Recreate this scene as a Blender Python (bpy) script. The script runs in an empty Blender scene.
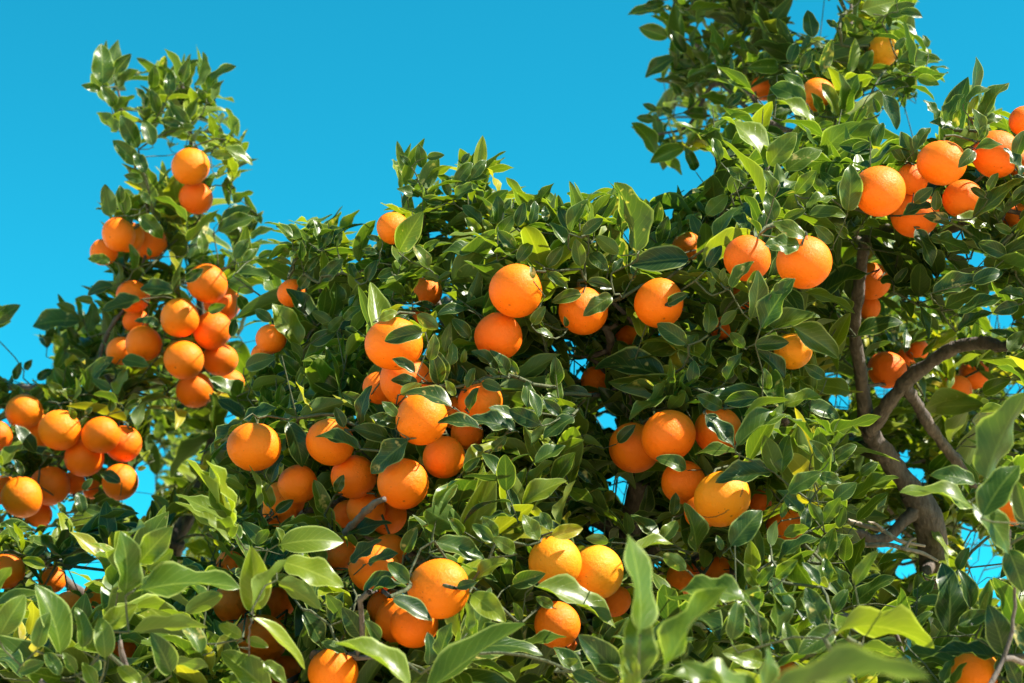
import bpy, math, random
import numpy as np
from mathutils import Matrix, Vector

rng = np.random.default_rng(11)
random.seed(11)

# ------------------------------------------------------------------ camera
F_PX = 70.0 / 36.0 * 1024.0
CAM = np.array([0.0, 0.0, 1.6])
PITCH = math.radians(16.0)
RIGHT = np.array([1.0, 0.0, 0.0])
FWD = np.array([0.0, math.cos(PITCH), math.sin(PITCH)])
UP = np.array([0.0, -math.sin(PITCH), math.cos(PITCH)])

scene = bpy.context.scene
cam_data = bpy.data.cameras.new("camera")
cam = bpy.data.objects.new("camera", cam_data)
scene.collection.objects.link(cam)
cam.location = CAM
cam.rotation_euler = (math.pi / 2 + PITCH, 0, 0)
cam_data.lens = 70
cam_data.sensor_width = 36
cam_data.clip_start = 0.05
cam_data.clip_end = 5000
cam_data.dof.use_dof = True
cam_data.dof.focus_distance = 2.72
cam_data.dof.aperture_fstop = 8.0
scene.camera = cam

# ------------------------------------------------------------------ light
SUN_DIR = np.array([0.64, -0.17, 0.75]); SUN_DIR /= np.linalg.norm(SUN_DIR)   # towards the sun
SUN_EL = math.asin(SUN_DIR[2])
SUN_ROT = math.atan2(SUN_DIR[0], SUN_DIR[1])
sun_d = bpy.data.lights.new("sun", 'SUN')
sun_d.energy = 5.0
sun_d.angle = math.radians(0.5)
sun_d.color = (1.0, 0.94, 0.82)
sun = bpy.data.objects.new("sun", sun_d)
scene.collection.objects.link(sun)
sun.rotation_euler = Vector(-SUN_DIR).to_track_quat('-Z', 'Y').to_euler()

world = bpy.data.worlds.new("World")
scene.world = world
world.use_nodes = True
wn = world.node_tree
wn.nodes.clear()
sky = wn.nodes.new("ShaderNodeTexSky")
sky.sky_type = 'NISHITA'
sky.sun_disc = False
sky.sun_elevation = SUN_EL
sky.sun_rotation = SUN_ROT
sky.air_density = 0.75
sky.dust_density = 0.0
sky.ozone_density = 1.0
SKY_TINT = (0.068, 1.12, 1.03, 1.0)
mixn = wn.nodes.new("ShaderNodeMix"); mixn.data_type = 'RGBA'; mixn.blend_type = 'MULTIPLY'
mixn.inputs[0].default_value = 1.0
mixn.inputs[7].default_value = SKY_TINT
bg = wn.nodes.new("ShaderNodeBackground"); bg.inputs[1].default_value = 0.074
wo = wn.nodes.new("ShaderNodeOutputWorld")
wn.links.new(sky.outputs[0], mixn.inputs[6])
wn.links.new(mixn.outputs[2], bg.inputs[0])
wn.links.new(bg.outputs[0], wo.inputs[0])

scene.view_settings.view_transform = 'Standard'
scene.view_settings.look = 'None'
scene.view_settings.gamma = 1.0
scene.view_settings.use_curve_mapping = False
scene.view_settings.exposure = 1.56
scene.cycles.use_denoising = True
scene.cycles.max_bounces = 8
scene.cycles.diffuse_bounces = 4
scene.cycles.glossy_bounces = 3
scene.cycles.transmission_bounces = 5

def at(px, py, d):
    """point seen at pixel (px, py) at distance d along the view axis"""
    return CAM + FWD * d + RIGHT * ((px - 512.0) / F_PX * d) + UP * ((341.5 - py) / F_PX * d)

def proj(P):
    Q = np.asarray(P) - CAM
    d = Q @ FWD
    return 512.0 + F_PX * (Q @ RIGHT) / d, 341.5 - F_PX * (Q @ UP) / d, d

def unit(v):
    v = np.asarray(v, float)
    return v / (np.linalg.norm(v) + 1e-12)

def tag(o, label=None, cat=None, group=None, kind=None):
    if label: o["label"] = label
    if cat: o["category"] = cat
    if group: o["group"] = group
    if kind: o["kind"] = kind
    return o

# ------------------------------------------------------------------ materials
def new_mat(name):
    m = bpy.data.materials.new(name); m.use_nodes = True
    nt = m.node_tree; nt.nodes.clear()
    out = nt.nodes.new("ShaderNodeOutputMaterial")
    return m, nt, out

def N(nt, kind, **kw):
    n = nt.nodes.new(kind)
    for k, v in kw.items(): setattr(n, k, v)
    return n

def math_node(nt, op, a=None, b=None, clamp=False):
    n = nt.nodes.new("ShaderNodeMath"); n.operation = op; n.use_clamp = clamp
    for i, v in enumerate((a, b)):
        if v is None: continue
        if isinstance(v, (int, float)): n.inputs[i].default_value = v
        else: nt.links.new(v, n.inputs[i])
    return n.outputs[0]

def mix_col(nt, fac, a, b, blend='MIX'):
    n = nt.nodes.new("ShaderNodeMix"); n.data_type = 'RGBA'; n.blend_type = blend
    for idx, v in ((0, fac), (6, a), (7, b)):
        if isinstance(v, (int, float)): n.inputs[idx].default_value = v
        elif isinstance(v, tuple): n.inputs[idx].default_value = v if len(v) == 4 else (*v, 1)
        else: nt.links.new(v, n.inputs[idx])
    return n.outputs[2]

def ramp(nt, fac, stops):
    n = nt.nodes.new("ShaderNodeValToRGB")
    el = n.color_ramp.elements
    while len(el) > 1: el.remove(el[-1])
    el[0].position = stops[0][0]; el[0].color = (*stops[0][1], 1)
    for p, c in stops[1:]:
        e = el.new(p); e.color = (*c, 1)
    nt.links.new(fac, n.inputs[0])
    return n.outputs[0]

def leaf_material():
    m, nt, out = new_mat("citrus_leaf"); L = nt.links
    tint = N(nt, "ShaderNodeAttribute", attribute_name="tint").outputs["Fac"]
    uv = N(nt, "ShaderNodeUVMap", uv_map="leaf_uv").outputs[0]
    sep = N(nt, "ShaderNodeSeparateXYZ"); L.new(uv, sep.inputs[0])
    u, v = sep.outputs[0], sep.outputs[1]               # u: -1..1 across, v: 0..1 along
    au = math_node(nt, 'ABSOLUTE', u)
    geo = N(nt, "ShaderNodeNewGeometry")
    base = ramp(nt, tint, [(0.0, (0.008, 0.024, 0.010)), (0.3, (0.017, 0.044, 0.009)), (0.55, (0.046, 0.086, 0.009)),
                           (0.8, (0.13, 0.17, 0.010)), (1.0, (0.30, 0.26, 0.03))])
    # blotches
    tc = N(nt, "ShaderNodeTexCoord")
    nz = N(nt, "ShaderNodeTexNoise"); nz.inputs["Scale"].default_value = 55; nz.inputs["Detail"].default_value = 3
    L.new(tc.outputs["Object"], nz.inputs["Vector"])
    base = mix_col(nt, math_node(nt, 'MULTIPLY', nz.outputs["Fac"], 0.55), base, mix_col(nt, 1.0, base, (1.55, 1.3, 0.8), 'MULTIPLY'))
    # side veins: distorted bands slanting off the midrib
    vv = math_node(nt, 'SUBTRACT', math_node(nt, 'MULTIPLY', v, 9.0), math_node(nt, 'MULTIPLY', au, 2.6))
    vv = math_node(nt, 'ADD', vv, math_node(nt, 'MULTIPLY', nz.outputs["Fac"], 0.9))
    fr = math_node(nt, 'FRACT', vv)
    tri = math_node(nt, 'ABSOLUTE', math_node(nt, 'SUBTRACT', fr, 0.5))
    vein = math_node(nt, 'LESS_THAN', tri, 0.06)
    mid = N(nt, "ShaderNodeMapRange"); L.new(au, mid.inputs[0])
    mid.inputs[1].default_value = 0.03; mid.inputs[2].default_value = 0.10; mid.inputs[3].default_value = 1; mid.inputs[4].default_value = 0
    edge = N(nt, "ShaderNodeMapRange"); L.new(au, edge.inputs[0])
    edge.inputs[1].default_value = 0.86; edge.inputs[2].default_value = 0.99
    lines = math_node(nt, 'ADD', math_node(nt, 'MULTIPLY', vein, 0.28), math_node(nt, 'MULTIPLY', mid.outputs[0], 0.6), clamp=True)
    lines = math_node(nt, 'MAXIMUM', lines, math_node(nt, 'MULTIPLY', edge.outputs[0], 0.9))
    col = mix_col(nt, lines, base, mix_col(nt, 0.5, mix_col(nt, 1.0, base, (2.2, 1.9, 1.6), 'MULTIPLY'), (0.17, 0.21, 0.055)))
    # some leaves carry dry brown tips and pale marks (attribute 'wear')
    wear = N(nt, "ShaderNodeAttribute", attribute_name="wear").outputs["Fac"]
    nz2 = N(nt, "ShaderNodeTexNoise"); nz2.inputs["Scale"].default_value = 90; nz2.inputs["Detail"].default_value = 2
    L.new(tc.outputs["Object"], nz2.inputs["Vector"])
    wv = math_node(nt, 'ADD', nz2.outputs["Fac"], math_node(nt, 'MULTIPLY', wear, 0.27))
    wmask = N(nt, "ShaderNodeMapRange"); L.new(wv, wmask.inputs[0]); wmask.inputs[1].default_value = 0.80; wmask.inputs[2].default_value = 0.92
    col = mix_col(nt, math_node(nt, 'MULTIPLY', edge.outputs[0], 0.55), col, (0.36, 0.42, 0.14))
    col = mix_col(nt, wmask.outputs[0], col, (0.36, 0.30, 0.10))
    # paler matt underside
    under = mix_col(nt, 0.55, col, (0.085, 0.135, 0.028))
    face = mix_col(nt, geo.outputs["Backfacing"], col, under)
    p = N(nt, "ShaderNodeBsdfPrincipled")
    L.new(face, p.inputs["Base Color"])
    r1 = math_node(nt, 'ADD', math_node(nt, 'MULTIPLY', geo.outputs["Backfacing"], 0.22), math_node(nt, 'ADD', 0.24, math_node(nt, 'MULTIPLY', nz.outputs["Fac"], 0.16)))
    L.new(r1, p.inputs["Roughness"])
    p.inputs["Specular IOR Level"].default_value = 0.30
    bmp = N(nt, "ShaderNodeBump"); bmp.inputs["Strength"].default_value = 0.35; bmp.inputs["Distance"].default_value = 0.002
    hgt = math_node(nt, 'SUBTRACT', math_node(nt, 'MULTIPLY', nz.outputs["Fac"], 1.0), math_node(nt, 'MULTIPLY', lines, 0.35))
    L.new(hgt, bmp.inputs["Height"]); L.new(bmp.outputs[0], p.inputs["Normal"])
    tr = N(nt, "ShaderNodeBsdfTranslucent")
    tcol = mix_col(nt, 1.0, col, (2.2, 2.3, 0.6), 'MULTIPLY')
    L.new(tcol, tr.inputs["Color"])
    mx = N(nt, "ShaderNodeMixShader"); mx.inputs[0].default_value = 0.32
    L.new(p.outputs[0], mx.inputs[1]); L.new(tr.outputs[0], mx.inputs[2]); L.new(mx.outputs[0], out.inputs[0])
    return m

def orange_material(crack=False):
    m, nt, out = new_mat("orange_peel_split" if crack else "orange_peel"); L = nt.links
    tc = N(nt, "ShaderNodeTexCoord")
    oi = N(nt, "ShaderNodeObjectInfo")
    # every fruit gets its own patch of the noise
    off = N(nt, "ShaderNodeVectorMath"); off.operation = 'MULTIPLY_ADD'
    L.new(oi.outputs["Random"], off.inputs[0]); off.inputs[1].default_value = (37.0, 19.0, 53.0); L.new(tc.outputs["Object"], off.inputs[2])
    n1 = N(nt, "ShaderNodeTexNoise"); n1.inputs["Scale"].default_value = 1.6; n1.inputs["Detail"].default_value = 3
    L.new(off.outputs[0], n1.inputs["Vector"])
    col = mix_col(nt, math_node(nt, 'MULTIPLY', n1.outputs["Fac"], 0.7), oi.outputs["Color"], mix_col(nt, 1.0, oi.outputs["Color"], (0.96, 0.72, 0.7), 'MULTIPLY'))
    # pores
    vo = N(nt, "ShaderNodeTexVoronoi"); vo.inputs["Scale"].default_value = 26
    L.new(off.outputs[0], vo.inputs["Vector"])
    pore = N(nt, "ShaderNodeMapRange"); L.new(vo.outputs["Distance"], pore.inputs[0])
    pore.inputs[1].default_value = 0.0; pore.inputs[2].default_value = 0.35
    col = mix_col(nt, math_node(nt, 'MULTIPLY', math_node(nt, 'SUBTRACT', 1.0, pore.outputs[0]), 0.22), col, mix_col(nt, 1.0, col, (0.8, 0.55, 0.5), 'MULTIPLY'))
    # brown scars and specks
    n2 = N(nt, "ShaderNodeTexNoise"); n2.inputs["Scale"].default_value = 3.2; n2.inputs["Detail"].default_value = 5; n2.inputs["Roughness"].default_value = 0.7
    L.new(off.outputs[0], n2.inputs["Vector"])
    sc = N(nt, "ShaderNodeMapRange"); L.new(n2.outputs["Fac"], sc.inputs[0]); sc.inputs[1].default_value = 0.69; sc.inputs[2].default_value = 0.76
    col = mix_col(nt, math_node(nt, 'MULTIPLY', sc.outputs[0], 0.65), col, (0.17, 0.075, 0.03))
    # tiny brown specks
    v2 = N(nt, "ShaderNodeTexVoronoi"); v2.inputs["Scale"].default_value = 4.5
    L.new(off.outputs[0], v2.inputs["Vector"])
    sp = N(nt, "ShaderNodeMapRange"); L.new(v2.outputs["Distance"], sp.inputs[0])
    sp.inputs[1].default_value = 0.05; sp.inputs[2].default_value = 0.13; sp.inputs[3].default_value = 1; sp.inputs[4].default_value = 0
    sepc = N(nt, "ShaderNodeSeparateColor"); L.new(v2.outputs["Color"], sepc.inputs[0])
    col = mix_col(nt, math_node(nt, 'MULTIPLY', math_node(nt, 'MULTIPLY', sp.outputs[0], math_node(nt, 'GREATER_THAN', sepc.outputs[0], 0.55)), 0.6), col, (0.13, 0.045, 0.015))
    # dark spot at the blossom end
    sep = N(nt, "ShaderNodeSeparateXYZ"); L.new(tc.outputs["Object"], sep.inputs[0])
    rad = math_node(nt, 'SQRT', math_node(nt, 'ADD', math_node(nt, 'POWER', sep.outputs[0], 2.0), math_node(nt, 'POWER', sep.outputs[1], 2.0)))
    spot = N(nt, "ShaderNodeMapRange"); L.new(rad, spot.inputs[0])
    spot.inputs[1].default_value = 0.015; spot.inputs[2].default_value = 0.07; spot.inputs[3].default_value = 1; spot.inputs[4].default_value = 0
    low = math_node(nt, 'LESS_THAN', sep.outputs[2], 0.0)
    col = mix_col(nt, math_node(nt, 'MULTIPLY', math_node(nt, 'MULTIPLY', math_node(nt, 'MULTIPLY', spot.outputs[0], oi.outputs["Random"]), low), 0.75), col, (0.10, 0.035, 0.012))
    if crack:
        wob = math_node(nt, 'MULTIPLY', math_node(nt, 'SUBTRACT', n2.outputs["Fac"], 0.5), 0.22)
        for xo in (0.30, -0.42):
            d = math_node(nt, 'ABSOLUTE', math_node(nt, 'SUBTRACT', math_node(nt, 'ADD', sep.outputs[0], wob), xo))
            cm = N(nt, "ShaderNodeMapRange"); L.new(d, cm.inputs[0]); cm.inputs[1].default_value = 0.012; cm.inputs[2].default_value = 0.035
            cm.inputs[3].default_value = 1; cm.inputs[4].default_value = 0
            gate = math_node(nt, 'GREATER_THAN', n1.outputs["Fac"], 0.44)
            col = mix_col(nt, math_node(nt, 'MULTIPLY', math_node(nt, 'MULTIPLY', cm.outputs[0], gate), 0.8), col, (0.16, 0.07, 0.03))
    p = N(nt, "ShaderNodeBsdfPrincipled")
    L.new(col, p.inputs["Base Color"])
    p.inputs["Roughness"].default_value = 0.46
    p.inputs["Specular IOR Level"].default_value = 0.22
    p.inputs["Subsurface Weight"].default_value = 0.08
    p.inputs["Subsurface Radius"].default_value = (1.0, 0.35, 0.08)
    p.inputs["Subsurface Scale"].default_value = 0.006
    b = N(nt, "ShaderNodeBump"); b.inputs["Strength"].default_value = 0.38; b.inputs["Distance"].default_value = 0.014
    hh = math_node(nt, 'ADD', math_node(nt, 'MULTIPLY', pore.outputs[0], 0.5), math_node(nt, 'MULTIPLY', n2.outputs["Fac"], 0.45))
    L.new(hh, b.inputs["Height"]); L.new(b.outputs[0], p.inputs["Normal"])
    L.new(p.outputs[0], out.inputs[0])
    return m

def bark_material(name, c1, c2, scale):
    m, nt, out = new_mat(name); L = nt.links
    tc = N(nt, "ShaderNodeTexCoord")
    n1 = N(nt, "ShaderNodeTexNoise"); n1.inputs["Scale"].default_value = scale; n1.inputs["Detail"].default_value = 6; n1.inputs["Roughness"].default_value = 0.65
    L.new(tc.outputs["Object"], n1.inputs["Vector"])
    mp = N(nt, "ShaderNodeMapping"); mp.inputs["Scale"].default_value = (1, 1, 0.25); L.new(tc.outputs["Object"], mp.inputs[0])
    n2 = N(nt, "ShaderNodeTexNoise"); n2.inputs["Scale"].default_value = scale * 5; n2.inputs["Detail"].default_value = 4
    L.new(mp.outputs[0], n2.inputs["Vector"])
    f = math_node(nt, 'ADD', math_node(nt, 'MULTIPLY', n1.outputs["Fac"], 0.6), math_node(nt, 'MULTIPLY', n2.outputs["Fac"], 0.4))
    col = ramp(nt, f, [(0.32, c1), (0.52, tuple((a + b) / 2 for a, b in zip(c1, c2))), (0.70, c2)])
    p = N(nt, "ShaderNodeBsdfPrincipled"); L.new(col, p.inputs["Base Color"]); p.inputs["Roughness"].default_value = 0.85
    b = N(nt, "ShaderNodeBump"); b.inputs["Strength"].default_value = 1.0; b.inputs["Distance"].default_value = 0.012
    L.new(f, b.inputs["Height"]); L.new(b.outputs[0], p.inputs["Normal"]); L.new(p.outputs[0], out.inputs[0])
    return m

def plain_mat(name, c, rough=0.6):
    m, nt, out = new_mat(name)
    tc = N(nt, "ShaderNodeTexCoord")
    n1 = N(nt, "ShaderNodeTexNoise"); n1.inputs["Scale"].default_value = 4; n1.inputs["Detail"].default_value = 5
    nt.links.new(tc.outputs["Object"], n1.inputs["Vector"])
    col = mix_col(nt, n1.outputs["Fac"], tuple(x * 0.75 for x in c), tuple(min(1, x * 1.25) for x in c))
    p = N(nt, "ShaderNodeBsdfPrincipled"); nt.links.new(col, p.inputs["Base Color"]); p.inputs["Roughness"].default_value = rough
    nt.links.new(p.outputs[0], out.inputs[0])
    return m

M_LEAF = leaf_material()
M_PEEL = orange_material()
M_SPLIT = orange_material(True)
M_BARK = bark_material("citrus_bark", (0.032, 0.023, 0.019), (0.17, 0.13, 0.105), 26)
M_TWIG = bark_material("green_twig", (0.035, 0.048, 0.018), (0.10, 0.105, 0.045), 30)
M_DRY = bark_material("dry_twig_bark", (0.22, 0.17, 0.13), (0.48, 0.40, 0.33), 30)
M_CALYX = plain_mat("calyx_green", (0.10, 0.15, 0.035))
M_STALK = plain_mat("fruit_stalk", (0.11, 0.13, 0.045))
M_SOIL = plain_mat("orchard_soil", (0.66, 0.50, 0.30), 0.95)

# ------------------------------------------------------------------ ground
def grid_mesh(name, half, n, mat):
    xs = np.linspace(-1, 1, n); xs = np.sign(xs) * np.abs(xs) ** 3 * half
    X, Y = np.meshgrid(xs, xs); r = np.hypot(X, Y)
    Z = 0.03 * np.sin(X * 1.7) * np.cos(Y * 1.3) * np.exp(-r / 40) + 0.02 * np.sin(X * 4.1 + Y * 2.7) * np.exp(-r / 20)
    v = np.stack([X, Y, Z], -1).reshape(-1, 3)
    i = np.arange(n * n).reshape(n, n)
    f = np.stack([i[:-1, :-1], i[:-1, 1:], i[1:, 1:], i[1:, :-1]], -1).reshape(-1, 4)
    me = bpy.data.meshes.new(name); me.from_pydata(v.tolist(), [], f.tolist())
    me.polygons.foreach_set("use_smooth", [True] * len(me.polygons)); me.materials.append(mat)
    o = bpy.data.objects.new(name, me); scene.collection.objects.link(o)
    return o
tag(grid_mesh("ground", 2500, 90, M_SOIL), kind="structure")

# ------------------------------------------------------------------ the fruit
# x  y  radius(px)  distance  layer(0 in front)  colour  label  [visible x y r]
FRUIT = """
190.5 166.5 19 3.85 0 o | highest orange on the slim spire, fully exposed, with a brown scar
196 198 17 3.90 1 r | orange tucked directly beneath the highest fruit of the slim spire
118.7 234.6 17 3.85 0 o | sunlit orange on the spire's outer shoulder, in front of its twin
128 237 16 3.92 1 o | twin half hidden behind the sunlit shoulder orange of the spire
104 252 14 3.93 1 r | darker orange peeking out below the spire's shoulder pair, beside open sky
151 243 17 3.93 1 o | orange under a broad leaf between the spire's shoulder pair and its stem | 152 244 12
207 283.5 20 3.80 0 o | top orange of the spire's tight bunch, with a leaf crossing its side
222 304 18 3.88 2 o | orange wedged behind the top fruit of the spire's tight bunch, mostly hidden
179.6 318 20 3.78 0 m | yellowest orange of the spire's tight bunch, round and shadowed at its crown
212.4 330.4 19.5 3.79 1 o | middle orange of the spire's tight bunch, touching three others
184 360 20 3.77 0 o | orange of the spire's tight bunch split by sharp sun and shade
220 360 17.5 3.84 2 r | shaded reddish orange at the spire bunch's lower corner beside the sky
195 390 18.5 3.84 2 o | lowest large orange of the spire's tight bunch, cut by a lit leaf | 192 392 15
230 383 14 3.92 3 o | small slice of fruit under the reddish corner orange of the spire bunch | 231 384 9
143.5 343.5 18.5 3.82 0 o | plump orange on the spire beside its thin dark stem, over a small leaf
121 351 15 3.88 1 o | orange squeezed behind the plump one next to the spire's dark stem
133 297 17 3.87 0 r | orange half shaded under leaves midway down the spire's outer side
136 321 13 3.95 1 r | sliver of fruit beneath a long leaf, above the spire's plump orange | 137 319 9
24 411.6 18.5 3.75 0 o | topmost orange of the wide bunch low on the slim tree, against dark twigs
-2 436 15 3.72 0 r | orange cut off by the picture edge beside the wide bunch
60 430 21 3.66 0 o | largest orange of the wide bunch's upper row, crossed by leaf shadow
40 430 17.5 3.74 1 o | orange behind the largest one in the wide bunch's upper row
101 435 19.5 3.66 0 o | sunny smooth orange at the centre of the wide bunch's upper row
123 444 19 3.72 1 o | outermost orange of the wide bunch's upper row, behind the sunny one
84 457.6 19.5 3.69 1 o | orange hanging just below the gap in the wide bunch's upper row
120 482 18.5 3.70 0 o | orange with a curved shadow band beside the blue gap, under the wide bunch
50 486 20 3.72 1 r | shaded plain orange behind the speckled one in the wide bunch
22 497 20.5 3.62 0 o | speckled scarred orange at the front low corner of the wide bunch
2 490 15 3.74 2 o | orange half behind the speckled one, at the picture edge
74 483 12 3.78 2 o | small fruit glimpsed between the two lower oranges of the wide bunch
92 489 10 3.82 2 r | smallest glimpse of fruit under leaves beside the curved-shadow orange | 90 488 7
38 514 14 3.76 2 r | bottom orange of the wide bunch, showing under the speckled one
6 571 18.5 3.10 0 o | lone orange at the picture edge below the wide bunch, behind a pale leaf
52 580 14 3.40 1 r | orange in shade behind dark leaves beside the lone edge fruit | 54 578 10
69 606 16 2.95 1 r | orange glimpsed through blurred shoots below the wide bunch | 69 606 9
100 594 16 3.0 1 o | small bright glimpse of fruit above the blurred shoots | 99 594 5
127 650 18 2.75 1 r | orange showing as a slanted strip between blurred shoots | 126 651 9
234 604 22 2.78 1 r | reddish orange behind the upright translucent leaf, over the biggest blurred fruit | 229 604 14
276 603 19 2.82 1 r | reddish orange tucked beside the upright translucent leaf's stem | 279 602 11
260 639 27 2.66 0 r | biggest reddish orange under the upright translucent leaf
284 672 17 2.74 1 r | reddish orange low under the biggest blurred one, near picture bottom
230 564 14 2.95 1 r | tiny red glimpse of fruit above the blurred horizontal leaf | 230 564 5
292 293 15 3.15 0 o | orange under the middle tree's skyline tuft, nearest the open sky strip | 290 293 11
271 339 16 3.10 0 o | orange beside the open sky strip, above the large bright leaf's base
262 354 11 3.16 1 r | small deep orange peeking under the sky strip fruit
393 228 16.5 2.95 0 o | lone orange on the skyline behind a big oval leaf
394 344 28.5 2.60 0 o | large orange under a dark drooping leaf, top of the middle column
406 381 26 2.66 1 o | orange right below the large leaf-draped one, half under leaves
379 388 17.5 2.72 2 o | smaller orange at the side of the fruit below the leaf-draped one
428 291 15 2.95 1 o | small fruit among skyline leaves between the two exposed round ones and the lone one | 427 291 10
421 318 12 2.95 1 r | tiny dark glimpse of fruit under the skyline leaves | 419 317 4
254 447 27 2.68 0 o | big smooth solitary orange hanging free with a dimple at the top
330 442 24 2.68 0 o | orange behind crossing leaves beside the big solitary one
354 477 23.5 2.66 0 o | orange with dark stalk end, below the one with crossing leaves
298 484 20.5 2.74 0 o | pale orange low between the solitary fruit and a grey-green leaf
284 501 21 2.80 1 o | orange behind the pale low one, under the big solitary fruit | 281 500 13
279 512 16 2.86 2 o | lowest orange under the big solitary fruit, cut by thin leaves | 279 514 9
403 483.5 26 2.58 0 o | big orange low in the middle column with dark specks and a leaf over it
422 419 27 2.56 0 o | orange with a glossy leaf like a cap, half lit along its edge
444 457 21.5 2.64 1 o | orange pressed under the leaf-capped one in the middle column
467 433 17 2.70 2 o | orange showing below a dark leaf beside the leaf-capped fruit | 467 434 12
459 413 18 2.72 2 o | orange behind a curled leaf beside the leaf-capped fruit | 456 412 11
480 402 22 2.66 1 o | orange under an upright bright tuft, crossed by a curled leaf
366 510 20 2.70 1 o | orange behind the thin bare branch below the specked fruit
388 516 19 2.68 1 o | orange low beside the thin bare branch tip, below the specked fruit
347 514 15 2.78 2 r | dim orange above the bare branch, partly covered by leaves | 347 512 8
374 569 25 2.54 1 o | orange crossed by two slim dark leaves, beside the showpiece round fruit
341 555 16 2.66 2 r | orange half hidden at the side of the one crossed by slim leaves | 337 554 10
390 552 18 2.62 2 o | fruit behind small leaves above the showpiece round fruit | 387 550 9
439 588.5 31 2.36 0 o | showpiece round orange, largest and smoothest, in the lower middle
414 625 25 2.46 1 o | orange behind a dark curved leaf, under the showpiece fruit
399 620 24 2.53 2 o | second orange of the row of three under the showpiece fruit
385 608 18 2.60 3 o | last and palest orange of the three under the showpiece fruit
333 672 25 2.42 0 o | orange at the picture bottom under a curving leaf, lower middle
555 562 27.5 2.46 0 y | yellow orange of the sunny pair with a brown scuff on top
596 572 28.5 2.50 1 Y | greenish-yellow orange of the sunny pair, at the sky side
557 625 23.5 2.46 0 r | reddish orange below a long leaf under the sunny yellow pair
566 648 12 2.58 1 r | small red tip under the reddish one beneath the sunny pair | 568 645 7
614 601 17 2.62 2 r | orange glimpsed below the greenish-yellow one of the sunny pair | 614 599 10
516 290.5 27.5 2.66 0 o | upper of the two exposed round oranges in the upper middle, half sunlit
498.5 336 25 2.70 1 r | lower of the two exposed round oranges in the upper middle, in shade
583 311 24.5 2.76 0 o | orange pinched between two leaves beside the dark knotty branch
659 303 25 2.72 0 o | orange under a broad glossy leaf, right of the knotty branch
687 247 15 2.95 1 o | orange glimpsed through high leaves above the broad glossy leaf | 686 247 10
628 335 13 2.95 1 o | small orange showing low beside the knotty branch | 628 335 8
723 327 14 2.9 1 o | slit of orange behind the pale bud cluster | 722 329 7
596 381 15 2.95 1 o | small angular patch of orange above a dark broad leaf | 595 381 9
747 258 24 2.64 0 r | round reddish orange beside the big skyline-side one, under small tufts
744 296 14 2.80 1 r | tiny red glimpse below the reddish fruit, among upright tufts | 744 296 5
804 262 28.5 2.54 0 o | big orange under a curly leaf, bright along its outer edge
793 351 19 2.72 1 y | golden orange hanging behind a dark cupped leaf, with brown tip
634 448 25.5 2.72 1 r | reddish orange of the dark hollow, with a small leaf stuck on it
668 436 28 2.62 0 o | biggest orange of the dark hollow, plain and round
718 431 25 2.66 1 o | orange of the dark hollow with a dark slanted leaf in front
683 482 22 2.66 1 o | orange below the biggest one of the hollow, behind a slim leaf
722 499 28.5 2.54 0 s | orange with dark split lines in its skin, lowest in the hollow
702 512 18 2.62 1 o | orange hugging the split-skinned one on its inner side
758 503 14 2.68 2 r | red glimpse of fruit behind glossy leaves beside the split-skinned orange | 757 502 7
786 527 20 2.66 1 r | shaded orange seen between pale leaves, beyond the split-skinned one | 780 527 13
684 577 17 2.75 1 o | orange low behind dark leaves, above the blurred upright leaf's tip | 682 577 10
717 574 18 2.72 1 o | orange crossed by a thin twig, under the big glossy oval leaf | 716 574 10
787 677 16 2.30 1 r | orange sliver at the picture bottom behind the bright arched leaf | 787 677 11
881 51 17 3.50 0 Y | yellow orange high in the tree top, with a black speck | 885 50 11
818 95 17 3.35 0 o | orange half hidden by upright leaves high in the forked tree | 817 94 12
764 88 13 3.75 1 r | tiny glimpse of fruit deep in the dark upper foliage | 764 88 6
879 191 26.5 2.64 0 o | sunlit orange at the inner end of the high row, above the forked limb
942 163 25 2.68 0 o | orange of the high row with a small leaf on its sunny flank
996 154 24.5 2.70 0 o | orange of the high row just right of the tall sprout's foot
1024 121 15 2.74 0 r | orange cut off by the picture edge, topmost of the high row
912 179 16 2.76 1 r | reddish orange glimpsed between the two biggest of the high row
915 214 24 2.76 1 r | shaded orange hanging under the high row, touching the grey limb
963 199 20 2.78 1 r | shaded orange under the high row, above broad dark leaves
1022 164 15 2.86 1 o | glimpse of fruit behind a leaf at the high row's outer end | 1019 164 7
1016 217 14 2.90 1 r | dark red glimpse of fruit below the high row, near the picture edge | 1014 216 6
872 281 19 3.25 0 o | orange behind the upright grey limb, lit from above
868 307 13 3.30 1 r | sliver of shaded fruit beneath the one behind the upright limb
887 370 19 3.38 0 r | orange in the crotch between the two grey limbs | 887 371 12
903 356 14 3.50 1 r | tiny sliver of fruit above the limb crotch orange | 900 358 4
917 350 12 3.45 1 r | thin vertical sliver of fruit among dark leaves over the thick limb | 916 350 5
956 390 16 3.62 1 r | dim fruit spot beyond the thick limb | 957 388 5
974 374 16 3.70 1 r | second dim fruit spot beyond the thick limb, the higher one | 971 377 6
1011 505 22 2.45 1 r | shaded orange at the picture edge behind big blurred leaves | 1007 514 11
975 672 24 2.30 0 o | orange at the picture bottom under a nearly black leaf, trunk side
"""
COLS = {'m': (0.93, 0.245, 0.005), 'o': (0.92, 0.195, 0.003), 'r': (0.91, 0.180, 0.004), 'y': (0.94, 0.30, 0.007), 'Y': (0.92, 0.38, 0.012), 's': (0.92, 0.24, 0.005)}
fruits = []
for ln in FRUIT.strip().splitlines():
    parts = [p.strip() for p in ln.split('|')]
    a = parts[0].split()
    x, y, r, d = map(float, a[:4])
    vis = tuple(map(float, parts[2].split())) if len(parts) > 2 else (x, y, r)
    fruits.append(dict(x=x, y=y, r=r, d=d, k=int(a[4]), c=a[5], label=parts[1], vis=vis))
labels = [f['label'] for f in fruits]
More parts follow.
